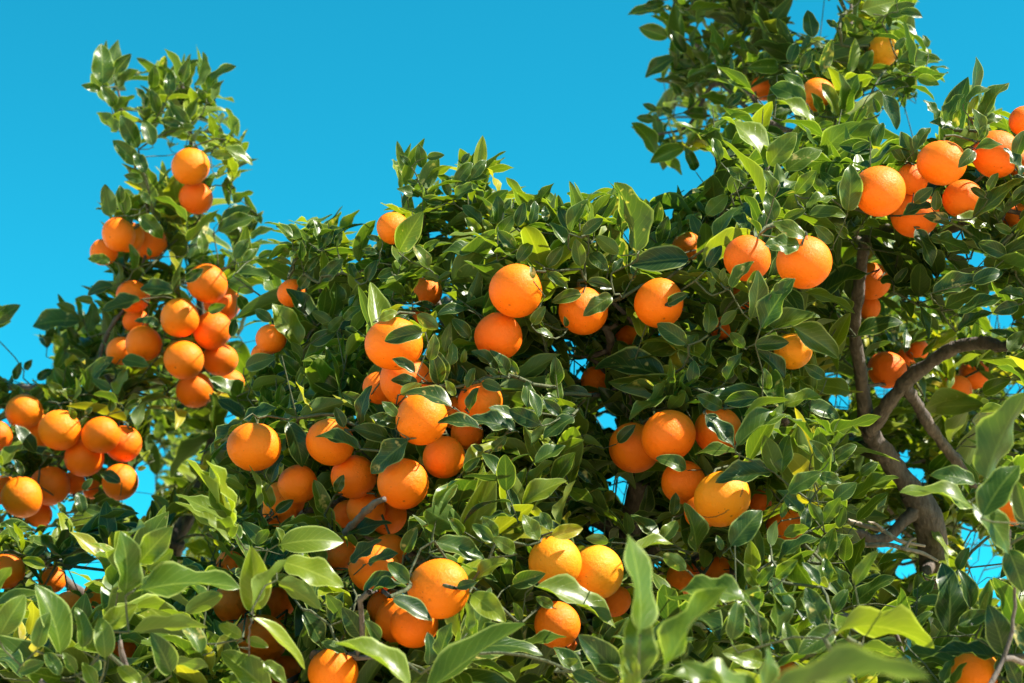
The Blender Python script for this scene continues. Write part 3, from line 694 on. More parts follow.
# ------------------------------------------------------------------ single leaves one can point at: base x,y  tip x,y  width  side(+ upper, - under)  tint (leaf colour with some light and shade painted in)
# per block: origin of a 171 px square, units of a quarter pixel; "@d" sets a distance for the block
HERO = """
T 70 30
130 215 125 55 90 + .4;180 170 245 95 60 + .2;120 240 45 220 60 + .35;185 220 215 150 50 - .4;195 230 275 160 40 - .4;185 310 125 225 50 + .4;180 330 260 262 35 - .5;190 400 105 330 60 - .4;270 470 200 340 110 + .3
265 535 170 440 70 + .45;330 460 295 360 60 + .4;300 570 260 490 60 + .2;290 600 215 580 60 + .4;330 230 335 140 70 + .45;350 330 320 235 50 + .35;300 310 260 230 30 + .2;430 210 375 75 40 - .45;500 220 530 85 55 - .55;550 240 665 145 45 + .2
570 280 615 200 35 - .5;390 260 400 165 50 + .4;450 210 480 110 50 + .3;440 380 360 360 90 + .35;385 400 395 310 70 + .35;470 380 400 300 70 + .4;540 280 500 230 50 + .6;370 420 500 390 50 + .5;640 420 620 310 35 - .5;630 440 690 460 40 + .7
570 500 660 500 50 + .7;620 470 730 540 50 + .6;590 580 625 540 40 + .8;140 690 140 615 60 - .5;200 690 200 620 60 + .4;300 690 295 630 60 + .4
T 0 171
440 180 415 55 70 - .5;500 170 480 60 70 + .4;560 180 650 270 90 + .5;600 130 560 80 60 + .4;440 360 350 350 50 + .6;530 390 515 290 40 + .5;600 340 590 305 40 + .4;690 480 560 470 70 + .2;560 515 405 560 60 + .35;450 460 350 495 40 + .2
-20 600 82 535 85 + .4;-25 620 45 600 45 - .4;-40 560 20 545 50 + .4;640 620 540 600 40 + .2;300 560 225 530 60 - .4;320 600 130 620 80 + .35;310 690 270 620 80 + .3;250 700 215 650 70 + .8;350 640 370 520 60 - .45;370 520 300 510 50 - .5
T 171 171
200 200 325 150 55 + .3;190 240 335 185 70 + .4;250 130 330 85 30 - .4;320 270 415 235 40 + .4;350 345 415 320 35 + .4;290 370 345 310 60 + .5;270 410 410 435 50 + .35;255 350 310 270 50 + .35;130 330 120 240 50 + .5;60 440 130 390 50 + .3
230 440 330 485 60 - .3;270 500 310 570 60 + .35;150 560 220 535 50 + .5;240 660 255 590 40 + .2;480 370 405 355 30 - .5;520 350 520 280 60 + .15;590 310 565 190 40 + .4;610 300 650 225 50 + .45;545 280 515 235 25 - .4;600 250 585 200 30 + .4
660 300 683 240 50 + .3;600 410 605 310 35 + .8;600 440 690 350 60 + .3;540 400 590 340 40 + .3;515 470 570 390 60 + .35;575 610 460 470 70 + .15;520 690 412 530 90 + .8;400 600 335 555 45 + .35;600 590 620 460 60 + .5;640 590 655 440 60 + .5;630 640 690 580 50 - .4
640 610 560 560 70 - .3;560 690 660 640 60 + .3
T 0 342
270 180 215 100 50 + .6;350 180 455 60 60 + .4;290 230 300 140 25 - .7;350 200 365 130 40 + .6;190 230 170 180 20 - .6;250 210 190 160 40 + .7;300 310 275 260 40 + .6;340 290 370 260 40 + .5;470 240 370 210 40 - .5;440 190 370 150 40 + .4;500 270 565 230 70 + .5
540 330 580 240 50 - .5;440 280 450 220 50 + .5;140 440 60 330 60 + .1;90 530 60 470 60 + .1;480 560 400 520 50 + .2;330 590 370 545 45 + .4;550 510 585 500 30 + .7;490 70 595 95 50 + .5;330 683 310 600 50 + .3;260 683 230 640 40 + .5;410 683 330 660 50 + .5
60 150 85 80 40 + .2;100 110 130 70 30 + .2;150 150 210 110 70 + .15
T 171 342
330 280 150 145 70 + .5;290 300 185 230 50 + .15;165 360 165 200 70 + .5;290 310 425 265 40 + .2;280 320 160 450 45 + .15;180 375 0 545 70 - .35;150 370 30 470 50 + .1;470 320 525 500 90 + .1;325 190 460 150 55 - .55;510 130 430 50 60 + .35;665 190 550 130 80 + .25
520 300 690 240 90 - .4;430 250 440 165 60 + .5;300 100 420 60 70 + .45;525 60 480 0 60 - .5;310 680 300 560 40 + .9;345 660 310 490 30 - .6;400 660 355 550 70 + .7;420 680 490 630 50 + .15;400 560 450 450 50 + .1;610 680 570 550 100 + .5;660 600 690 530 60 + .3
745 425 575 380 60 + .25;690 340 655 260 50 + .3
T 0 512
250 230 390 190 55 + .3;180 220 90 190 60 + .85;130 180 190 130 50 + .4
T 0 512 @2.1
500 320 480 75 100 + .45;560 200 690 60 100 + .45;590 230 690 150 70 - .5;545 320 960 305 95 + .45;530 480 830 462 60 - .55;-20 330 45 220 50 - .5;240 560 140 290 110 + .4;0 490 100 330 120 + .45;400 480 550 370 140 + .6;420 580 400 420 90 + .5;150 540 200 400 70 + .3
300 640 250 560 80 + .4;330 540 300 380 70 + .3;80 640 180 600 80 + .3;240 650 180 560 80 + .2;560 690 470 620 80 + .6;680 640 600 480 100 + .15;520 640 600 690 70 + .5;380 700 330 600 70 + .5
T 171 512 @2.15
335 390 320 135 140 + .75;330 380 465 190 60 - .7;450 200 690 300 100 + .6;435 280 600 390 90 - .5;280 500 190 450 70 + .7;300 510 390 540 50 + .6;330 425 535 630 45 + .75;60 400 205 330 120 - .5;390 720 200 560 140 + .5;370 600 460 690 60 + .5;10 600 150 620 50 - .4;120 560 40 430 70 + .3
T 171 512
0 160 120 30 90 + .45;190 190 45 130 60 + .6;440 130 690 120 110 + .7;690 560 600 520 40 + .5;530 400 610 550 80 + .1;640 440 690 320 60 + .2;680 420 620 330 50 - .3;370 130 285 40 60 + .4;340 130 390 70 50 - .4;450 160 420 60 40 + .6
T 342 512
20 90 200 45 60 + .2;35 200 160 110 60 + .25;105 205 225 165 45 + .3;90 325 215 245 50 + .15;120 320 265 305 40 + .25;270 270 190 190 80 + .3;205 345 360 435 70 + .12;345 610 340 480 55 + .12;390 580 440 440 60 + .2;500 470 495 360 40 - .6;460 300 540 280 60 + .15;520 330 655 440 100 + .85
540 260 665 190 60 + .75;380 120 570 190 90 + .35;360 150 280 10 30 + .4;250 160 300 60 60 + .3;600 120 520 50 60 + .4;620 100 560 20 60 + .4;75 500 0 380 80 + .2;150 510 90 430 60 + .3;690 160 600 100 70 + .6;480 90 420 20 50 + .5
T 342 512 @2.1
340 720 735 445 110 + .35;265 700 -30 525 100 + .6
T 342 130
320 150 305 55 60 + .4;270 140 230 100 40 + .25;330 230 385 105 70 - .5;340 110 410 100 40 + .35;300 215 260 200 40 + .3;310 265 218 235 40 + .5;230 480 325 325 115 + .6;455 215 520 130 80 + .5;520 190 575 120 60 + .4;480 130 510 92 40 + .2;450 270 550 225 50 + .5;460 240 585 185 50 + .3
430 265 400 195 60 + .5;400 290 320 270 60 + .3;345 550 285 460 50 + .6;610 500 400 490 70 + .4;550 410 490 350 45 + .7;555 370 480 300 50 + .4;595 360 550 265 25 - .5;620 370 620 260 50 + .3;600 410 560 355 35 + .7;625 430 690 340 60 + .5;650 320 675 275 30 + .3;690 470 620 400 90 + .4
50 590 30 530 40 + .3;140 490 80 480 50 + .2;150 440 100 425 30 + .2;390 600 310 575 40 - .5;440 570 385 600 40 - .4;210 560 140 590 60 + .5;100 600 140 520 50 + .3;330 480 390 440 50 + .4
T 513 171
490 320 405 45 115 - .25;500 310 440 110 35 - .4;230 240 300 115 60 + .45;300 240 305 120 20 - .6;215 300 145 205 50 + .4;220 230 180 140 70 + .15;130 200 125 140 40 + .3;70 210 88 118 40 + .2;20 220 45 125 50 + .3;280 250 360 190 60 + .3;420 330 330 260 90 - .5;270 380 250 270 100 + .6;140 380 200 300 90 + .45
20 360 80 280 70 + .4;140 410 220 470 50 + .4;80 430 70 380 50 + .5;80 610 130 540 50 + .45;270 490 155 525 60 + .4;395 500 280 580 70 + .4;300 440 400 470 50 + .1;700 350 465 375 105 + .15;590 290 620 180 60 + .25;520 210 530 110 50 - .6;570 210 585 120 60 + .4;620 530 700 490 100 + .15
690 690 575 610 110 + .4;215 620 205 580 40 + .3;160 665 90 635 30 + .5;400 400 440 350 40 + .2;310 330 380 400 60 + .3
T 342 300
320 130 170 165 75 + .12;290 290 200 235 45 + .12;300 330 195 320 50 + .2;235 375 320 335 45 - .85;435 425 250 375 55 + .15;545 510 380 490 50 + .15;75 490 120 340 55 + .2;180 550 45 510 90 + .35;265 560 120 690 85 + .3;230 500 110 465 60 + .25;220 460 160 405 60 + .35;385 330 355 200 80 + .2
350 240 370 135 60 + .4;430 260 440 170 40 + .5;480 250 490 195 30 + .5;410 320 360 200 70 + .45;300 60 385 115 60 - .45;490 40 380 60 45 + .12;510 150 440 75 60 + .35;500 350 530 270 50 + .55;620 280 515 205 50 + .35;660 300 590 200 50 + .3;700 300 660 230 50 + .3;620 300 570 270 40 + .3
510 440 545 350 40 + .3;690 470 585 430 50 + .45;690 520 500 480 70 + .1;600 600 660 545 50 + .35;560 600 520 580 60 + .25;490 683 550 630 70 + .3;10 80 75 25 50 + .5;60 130 10 110 50 + .2;150 80 220 45 60 + .75;90 420 0 370 70 + .4;560 330 640 360 50 + .4;450 380 410 320 60 + .6
T 513 342
600 140 325 110 110 + .2;170 170 165 55 70 + .2;105 330 -20 270 80 + .12;60 260 55 155 60 + .4;100 300 65 190 40 + .25;190 290 120 230 60 + .15;250 270 150 290 40 + .2;240 300 120 390 60 + .2;175 315 70 420 50 - .35;445 290 340 180 120 + .15;90 480 210 415 60 + .5;60 600 160 475 60 + .65
165 560 250 440 70 + .4;40 650 215 555 90 + .7;420 400 490 330 50 + .15;690 508 570 464 55 + .45;520 690 540 570 60 + .3;640 690 650 600 60 + .35;310 560 250 500 60 + .1;560 250 620 150 40 - .4;470 260 480 175 60 + .2;300 210 200 190 60 + .1
T 513 512
95 300 410 465 90 + .65;0 290 130 245 95 + .35;100 110 40 10 80 + .6;155 95 280 65 70 + .85;380 120 290 105 45 - .6;150 70 110 0 60 + .5;270 690 160 540 70 + .4;420 650 260 490 130 + .2;25 545 215 500 50 + .5;190 620 260 590 50 - .7;490 150 640 130 45 + .7;580 110 470 10 50 + .4
460 90 450 0 40 - .5;590 120 660 40 90 + .65;690 230 600 170 60 - .4;240 640 340 690 60 + .3;30 430 0 360 60 + .6;160 380 90 340 60 + .5
T 513 512 @1.75
505 470 455 85 110 + .4;500 660 490 390 150 + .45;470 720 450 540 110 + .6;610 640 860 300 105 + .5
T 620 0
190 150 75 110 70 + .4;215 230 100 310 60 + .1;260 210 200 120 80 + .15;300 270 230 240 55 + .35;240 380 205 330 50 + .2;270 440 280 370 25 + .3;145 440 90 415 30 + .35;140 480 65 470 50 + .35;210 450 165 430 70 + .25;140 610 45 490 60 + .35;430 420 320 385 50 + .35;350 460 250 450 110 + .25
200 570 165 560 50 + .15;250 590 120 650 70 + .35;300 680 260 590 60 + .4;630 270 510 270 70 + .5;470 290 500 270 40 + .4;430 420 490 370 60 + .2;280 40 440 40 40 + .65;180 40 30 60 50 + .3;100 30 180 10 60 + .3;400 640 370 550 50 + .5
T 684 120
330 190 140 -10 80 + .7;340 180 450 50 90 + .65;340 100 270 30 50 - .5;410 200 550 120 70 + .6;450 160 480 40 45 + .5;450 290 530 200 60 + .55;380 250 370 170 60 - .5;570 300 510 230 80 - .4;630 370 640 190 110 + .45;355 300 315 200 50 + .5;190 290 215 200 60 + .6;250 240 170 190 50 + .5;90 380 175 300 80 + .75;360 400 330 290 60 + .35
300 410 240 300 50 - .35;400 400 490 360 60 + .4;480 470 355 410 60 + .6;460 500 320 500 70 + .5;490 350 610 315 40 + .7;500 380 650 385 50 + .65;590 490 520 420 60 + .5;190 670 280 565 50 + .6;170 660 105 590 50 + .55;150 640 160 590 40 + .5;110 690 90 610 25 - .6;270 690 290 600 45 - .5;360 690 445 635 60 + .4
95 590 150 500 70 + .15;650 470 600 410 60 + .5;130 480 230 350 50 + .5;60 460 30 380 60 + .3
T 684 260
310 270 440 75 100 + .3;340 285 545 230 80 + .6;480 130 685 215 40 + .7;540 150 735 55 75 + .15;440 270 615 390 110 + .5;600 340 665 210 110 + .75;285 340 420 330 75 + .35;170 480 235 370 50 + .3;150 260 210 200 60 - .35;240 350 185 290 50 - .3;95 290 95 170 60 + .45;270 230 295 40 70 + .35;400 470 290 360 60 + .12
30 495 40 400 70 + .35;0 420 55 290 60 + .5;80 420 150 290 40 + .3;150 590 50 540 70 + .4;400 580 550 545 60 + .7;660 525 510 500 70 + .65;240 620 420 560 40 - .6;85 620 180 735 60 + .12;300 550 160 570 70 + .2;330 520 320 430 60 + .5;480 590 620 640 60 + .4;560 470 480 420 50 + .3
T 853 50
465 190 490 25 40 + .4;370 290 445 175 50 + .4;450 210 555 155 40 + .5;470 260 500 180 50 + .85;520 265 625 130 50 + .45;340 285 280 200 35 + .5;405 310 305 290 35 + .35;410 310 430 235 35 + .5;490 370 455 245 50 + .45;500 360 530 300 35 + .5;520 290 600 270 40 + .5;240 450 190 325 70 + .35;250 400 310 310 50 + .4
200 440 145 380 50 + .5;490 395 600 380 40 + .4;485 405 420 470 60 + .35;670 500 600 390 35 + .2;650 430 690 320 90 + .3;540 560 580 490 50 + .4;480 670 690 510 70 + .25;530 590 470 550 60 + .3;330 640 335 560 55 + .35;245 610 320 550 60 + .25;200 660 330 620 50 + .15;120 180 175 320 55 + .15
10 290 60 220 60 + .45;90 390 120 290 80 + .55;0 400 70 370 60 + .25;180 50 350 40 70 + .6;260 110 345 140 55 + .6;300 80 385 75 15 + .4;230 150 325 205 20 - .5;45 100 70 0 50 + .45;5 200 10 95 40 - .45;640 600 700 540 60 + .3;100 250 80 190 45 + .2
T 770 0
300 450 350 295 70 + .4;265 460 205 330 60 + .8;280 440 275 290 50 + .5;205 450 165 370 45 + .6;140 410 0 350 70 + .4;170 500 20 400 50 + .7;410 595 275 580 85 + .2;340 470 395 420 70 + .65;400 540 460 500 90 + .6;190 510 255 490 50 - .4;170 150 150 40 90 + .2;285 170 280 75 50 + .35
270 110 225 80 40 + .2;370 40 500 5 80 + .7;470 60 580 15 60 + .15;520 50 610 70 40 + .35;500 200 540 150 50 + .5;630 190 610 140 25 + .4;370 300 410 200 50 + .55;430 340 560 350 40 + .2;310 60 370 130 30 + .7;60 300 140 360 45 + .4;80 250 110 170 50 + .25;130 280 165 200 50 + .3;70 683 215 595 60 + .7
T 853 200
245 120 310 270 60 + .08;310 150 470 210 60 + .25;320 370 520 310 90 + .2;370 430 530 370 60 + .4;430 450 600 390 50 + .2;545 200 420 100 60 + .1;385 90 280 65 50 + .3;395 80 545 125 50 + .6;630 130 560 100 70 + .5;610 220 500 170 60 + .3;570 280 665 230 50 + .5;690 390 580 370 50 + .3
110 320 250 350 50 + .1;170 330 220 270 50 + .15;20 540 200 490 60 + .1;265 420 300 560 30 + .3;620 600 690 520 60 - .4;650 250 690 110 60 + .5;420 520 560 450 60 + .15;480 330 600 290 60 + .2;660 420 560 450 60 + .2
T 853 360 @2.0
530 470 690 130 170 - .2;520 620 665 420 120 + .25;690 640 650 480 110 + .3
T 853 360 @2.2
485 490 310 460 70 + .3;480 590 185 530 70 + .6
T 853 512 @2.05
480 -30 620 168 95 + .5;700 60 640 -110 130 + .1;620 150 680 320 110 + .15
T 853 360
520 130 630 80 60 + .6;510 210 620 205 40 + .75;0 555 185 470 60 + .5;30 460 100 410 60 + .4;20 640 140 530 40 + .35
T 684 400
100 70 200 190 60 + .12;215 180 415 60 90 + .45;210 210 40 220 40 + .4;345 290 125 330 90 + .1;370 290 320 140 80 - .4;390 290 420 140 70 + .4;570 240 500 160 80 + .5;420 370 550 290 70 + .4;540 300 630 330 80 + .45;470 460 370 360 50 + .35;550 490 500 410 70 - .45;560 490 625 390 80 - .4;620 510 640 425 60 - .3
190 580 310 440 120 + .25;270 680 265 560 70 + .75;50 600 0 410 70 + .4;350 580 370 480 45 - .35;400 540 500 510 50 - .55;480 520 490 430 80 + .12;565 640 600 510 80 + .45;640 640 650 540 60 + .5;380 640 545 555 50 + .2;600 240 690 180 80 + .45;390 470 400 410 50 - .3;600 400 690 330 60 + .3;150 600 130 540 60 + .3
T 684 512
290 290 240 205 70 + .65;300 290 365 215 60 + .5;370 260 455 190 90 + .6;540 290 470 200 45 + .25;580 270 560 180 60 + .6;650 330 600 215 50 + .5;600 400 655 310 90 + .45;560 470 485 300 90 + .25;370 500 340 280 70 + .45;420 440 350 260 60 + .3;450 570 400 440 80 + .6;600 470 455 570 100 + .3;610 480 1000 545 130 - .85
190 510 215 355 90 + .35;320 540 240 370 80 + .3;310 600 150 560 90 + .65;240 350 -20 320 90 + .45
T 684 512 @1.6
310 720 335 540 60 + .5;150 720 -10 600 100 + .55;300 720 -40 650 110 + .5
T 684 512 @1.25
360 745 985 665 120 - .3
T 853 512
380 480 355 200 120 + .12;470 380 420 230 70 + .08;650 480 560 260 80 - .2;600 560 540 370 100 + .12;420 450 540 400 80 + .35;240 470 320 400 50 + .5;175 440 190 300 60 - .4;0 370 170 260 60 + .3;0 250 50 100 60 + .45;420 230 465 140 75 + .3;600 590 330 560 60 + .05;360 680 405 590 40 + .35
400 690 455 600 40 + .35;100 215 240 190 40 + .3;580 640 640 540 80 + .2;660 690 610 580 90 + .15;700 560 640 440 90 + .2
"""
heroes = []            # (verts, tint, wear, base point, base direction)
x0 = y0 = 0; dist = None
for ln in HERO.strip().splitlines():
    if ln.startswith('T'):
        a = ln.split(); x0, y0 = float(a[1]), float(a[2]); dist = float(a[3][1:]) if len(a) > 3 else None
        continue
    for q in ln.split(';'):
        a = q.split()
        bx, by, tx, ty, w = (float(v) * 0.2504 for v in a[:5])
        bx += x0; tx += x0; by += y0; ty += y0
        side = 1 if a[5] == '+' else -1
        tint = 0.16 + 0.72 * float(a[6]) + (0.09 if dist and x0 < 600 else 0.0)  # leaf age colour, partly darkened or brightened to imitate shade and sun
        mx, my = (bx + tx) / 2, (by + ty) / 2
        lp = math.hypot(tx - bx, ty - by)
        d = dist if dist else surf(mx, my) - 0.02
        d += rng.uniform(-0.03, 0.02)
        # in front of whatever fruit it crosses
        for t in (0.25, 0.5, 0.75, 0.95):
            px, py = bx + (tx - bx) * t, by + (ty - by) * t
            hit = (FXY[:, 0] - px) ** 2 + (FXY[:, 1] - py) ** 2 < (FRP + 3) ** 2
            if hit.any():
                dd = np.sqrt(np.maximum(0, 1 - ((FXY[hit, 0] - px) ** 2 + (FXY[hit, 1] - py) ** 2) / (FRP[hit] + 3) ** 2))
                d = min(d, float((FD[hit] - FR[hit] * (dd + 0.15)).min()) - 0.012)
        fs = rng.uniform(-0.45, 0.45) * lp * d / F_PX
        B, Tp = at(bx, by, d + fs * 0.5), at(tx, ty, d - fs * 0.5)
        ax = Tp - B; L = np.linalg.norm(ax); ax /= L
        wm = w * d / F_PX
        true_w = max(wm, min(0.50 * L, wm * 1.9))
        roll = math.acos(min(1.0, wm / true_w * 0.98))
        view = unit(CAM - (B + Tp) / 2); face = unit(view - ax * (view @ ax)) * side
        perp = np.cross(ax, face)
        cand = [face * math.cos(roll) + perp * math.sin(roll) * s for s in (1, -1)]
        n = max(cand, key=lambda v: v @ (np.array([0, 0, 1.0]) * 0.7 + SUN_DIR * 0.3) * 1.0)
        V = leaf(B, ax, n, L, min(true_w * 1.10, 0.56 * L), fold=rng.uniform(0.15, 0.6), bend=rng.uniform(0.2, 1.0), wave=rng.uniform(0.1, 0.36), chord=True, twist=rng.uniform(-.25, .25))
        # stay off the fruit itself
        for _ in range(6):
            dist_f = np.linalg.norm(V[:, None] - FC[None], axis=2) - FR[None]
            if dist_f.min() > 0.001: break
            V = V - FWD * 0.008; B = B - FWD * 0.008
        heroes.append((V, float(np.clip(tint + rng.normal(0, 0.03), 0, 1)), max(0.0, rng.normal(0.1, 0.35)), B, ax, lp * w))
        poly, dd = outline_px(V)
        fill_poly(limit, poly, dd.mean() - 0.01)

# ------------------------------------------------------------------ shoots of leaves
shoots = []            # (base point, axis, [(verts, tint, wear)])
ys, xs = np.nonzero(fol[::3, ::3]); pix = np.stack([xs * 3 - OX, ys * 3 - OY], -1).astype(float)
SUNNY = np.array([f['c'] != 'r' or (f['x'] < 300 and f['y'] > 550) or f['k'] == 0 for f in fruits])
TOL = 0.0
def leaf_ok(V):
    x, y, d = proj(V)
    ix = np.clip((x + OX).astype(int), 0, BW - 1); iy = np.clip((y + OY).astype(int), 0, BH - 1)
    if (fol[iy, ix] == 0).mean() > TOL + (0.36 if x.mean() < 290 and y.mean() < 330 else 0.24): return False
    if (gap[iy, ix] > 0).any(): return False
    if (d < limit[iy, ix]).mean() > 0.05: return False
    c = V.mean(0)
    rel = c - (FC[SUNNY] + (SUN_DIR - FWD * 0.5) * FR[SUNNY][:, None] * 0.5); al = rel @ SUN_DIR
    off_ = np.linalg.norm(rel - al[:, None] * SUN_DIR, axis=1)
    if ((al > 0) & (al < 0.7) & (off_ < FR[SUNNY] * 0.5)).any(): return False      # gaps that let the sun reach the fruit
    near = np.linalg.norm(FC - c, axis=1) < 0.13
    if near.any() and (np.linalg.norm(V[:, None] - FC[near][None], axis=2) < FR[near][None] * 1.01).any(): return False
    return True

def make_shoot(px, py, d, size, young, nl, up=0.9):
    base = at(px, py, d)
    ax = unit(np.array([0, 0, up]) + rng.normal(0, 0.40, 3) + np.array([0.10, -0.28, 0]))
    a = unit(np.cross(ax, rng.normal(size=3))); b = np.cross(ax, a)
    ln = size * rng.uniform(0.5, 1.2)
    phi = rng.uniform(0, 6.28); out = []
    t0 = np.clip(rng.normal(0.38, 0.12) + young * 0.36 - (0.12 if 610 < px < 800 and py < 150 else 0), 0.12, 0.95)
    for k in range(nl):
        f = k / max(1, nl - 1)
        phi += 2.4 + rng.normal(0, 0.25)
        el = math.radians(np.interp(f, [0, 1], [72, 18]) + rng.normal(0, 13))
        rad = a * math.cos(phi) + b * math.sin(phi)
        dr = unit(ax * math.cos(el) + rad * math.sin(el) + np.array([0, 0, -0.12]))
        n = unit(ax - dr * (ax @ dr) + rng.normal(0, 0.22, 3) + np.array([0, 0, 0.2]))
        L = size * np.interp(f, [0, .5, 1], [0.85, 1.1, 0.72]) * rng.uniform(0.75, 1.2)
        V = leaf(base + ax * (ln * f * 0.85), dr, n, L, L * rng.uniform(0.29, 0.42), fold=rng.uniform(.12, .62), bend=rng.uniform(-.1, 1.15), wave=rng.uniform(.08, .40), twist=rng.normal(0, .25))
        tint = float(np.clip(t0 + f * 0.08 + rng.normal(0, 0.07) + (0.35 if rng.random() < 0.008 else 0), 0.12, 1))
        if leaf_ok(V): out.append((V, tint, max(0.0, rng.normal(0.05, 0.4))))
    return base, ax, ln, out

N_SHOOT = 2900
for i in range(N_SHOOT):
    px, py = pix[rng.integers(len(pix))] + rng.uniform(0, 3, 2)
    s = surf(px, py)
    deep = rng.random()
    dz = rng.uniform(0.0, 0.30) if deep < 0.55 else rng.uniform(0.3, 1.15)
    if py < 330 and px < 285: dz = rng.uniform(0, 0.32)
    if 840 < px < 1030 and 340 < py < 600: dz = rng.uniform(0.75, 2.2)
    if s < 2.35 and rng.random() < 0.68: continue
    if s < 2.0: dz = rng.uniform(0.25, 1.0)
    size = 0.064 + 0.062 * rng.random()
    if px < 285 and py < 330 and rng.random() < 0.35: continue
    if px < 285 and py < 560: size *= 1.0
    if px < 330 and 420 < py < 560 and dz > 0.25: size *= 0.8
    base, ax, ln, lv = make_shoot(px, py, s + dz, size, rng.random() ** 2.2, int(rng.integers(8, 15)))
    tx_, ty_, _ = proj(base + ax * ln * .86)
    if fol[int(np.clip(ty_ + OY, 0, BH - 1)), int(np.clip(tx_ + OX, 0, BW - 1))] == 0: lv = []
    if len(lv) >= 3: shoots.append((base, ax, ln, lv))

for i in range(460):                       # sunlit leaves beyond the bare limbs, the far side of the crown
    px, py = rng.uniform(800, 1060), rng.uniform(330, 640)
    base, ax, ln, lv = make_shoot(px, py, 3.55 + rng.uniform(0.1, 1.3), rng.uniform(0.055, 0.085), rng.random(), int(rng.integers(6, 10)))
    if len(lv) >= 3: shoots.append((base, ax, ln, lv))
TOL = 0.42                                 # young shoots that stand up out of the crown against the sky
OL = np.array(OUTLINE); OL = OL[(OL[:, 1] < 335) & (OL[:, 1] > 194) & (OL[:, 0] > 290) & (OL[:, 0] < 600) & (OL[:, 1] > -20)]
for i in range(110):
    k = rng.integers(len(OL) - 1); q = OL[k] + (OL[k + 1] - OL[k]) * rng.random()
    px, py = q + np.array([rng.normal(0, 5), rng.uniform(10, 26)])
    if fol[int(np.clip(py + OY, 0, BH - 1)), int(np.clip(px + OX, 0, BW - 1))] == 0: continue
    base, ax, ln, lv = make_shoot(px, py, surf(px, py) + rng.uniform(0.0, 0.25), rng.uniform(0.055, 0.085), 0.15 + 0.6 * rng.random(), int(rng.integers(5, 9)), up=1.7)
    if len(lv) >= 3: shoots.append((base, ax, ln * .7, lv))
TOL = 0.0
for i in range(750):                       # the rear half of the crowns closes the view between the front shoots
    px, py = rng.uniform(150, 960), rng.uniform(400, 760)
    base, ax, ln, lv = make_shoot(px, py, max(3.0, surf(px, py) + 0.5) + rng.uniform(0.2, 1.0), rng.uniform(0.07, 0.105), rng.random() ** 2, int(rng.integers(8, 14)))
    if len(lv) >= 3: shoots.append((base, ax, ln, lv))
for f in fruits:                           # fruit that only peep out sit inside the leaves
    if f['vis'][2] >= f['r'] * 0.85: continue
    for k in range(4):
        a, q = rng.uniform(0, 6.28), rng.uniform(0.5, 1.2)
        px, py = f['x'] + f['r'] * q * math.cos(a), f['y'] + f['r'] * q * math.sin(a) + 6
        if math.hypot(px - f['vis'][0], py - f['vis'][1]) < f['vis'][2]: continue
        base, ax, ln, lv = make_shoot(px, py, f['d'] - f['R'] - rng.uniform(0.0, 0.05), rng.uniform(0.05, 0.075), rng.random() ** 2, 7)
        if len(lv) >= 1: shoots.append((base, ax, ln * .6, lv))

# ------------------------------------------------------------------ twigs: every shoot, single leaf and fruit is tied back to the nearest wood
NP = np.array(node_P); n0 = len(NP)
cap = n0 + 40000
P_ = np.zeros((cap, 3)); P_[:n0] = NP
tree_ = list(node_tree); limb_ = list(node_limb); par_ = [-1] * n0; cnt_ = [0] * n0; cnt_n = n0
terms = []             # (point, kind, index, end direction)
for i, s in enumerate(shoots): terms.append((s[0], 's', i, s[1]))
for i, h in enumerate(heroes): terms.append((h[3] - h[4] * 0.004, 'h', i, h[4]))
for i, f in enumerate(fruits):
    up = unit(np.array([0, 0, 1.0]) + rng.normal(0, 0.34, 3) + np.array([0, 0.4, 0]))
    f['up'] = up
    terms.append((f['P'] + up * f['R'] * 1.10, 'f', i, -up))
TP = np.array([t[0] for t in terms])
d0 = np.array([np.linalg.norm(NP - p, axis=1).min() for p in TP])
order = np.argsort(d0)
owner = {}
GC = np.array([np.mean(g, 0) for g in GAPS])
chains = []            # (node ids from the parent to the terminal)
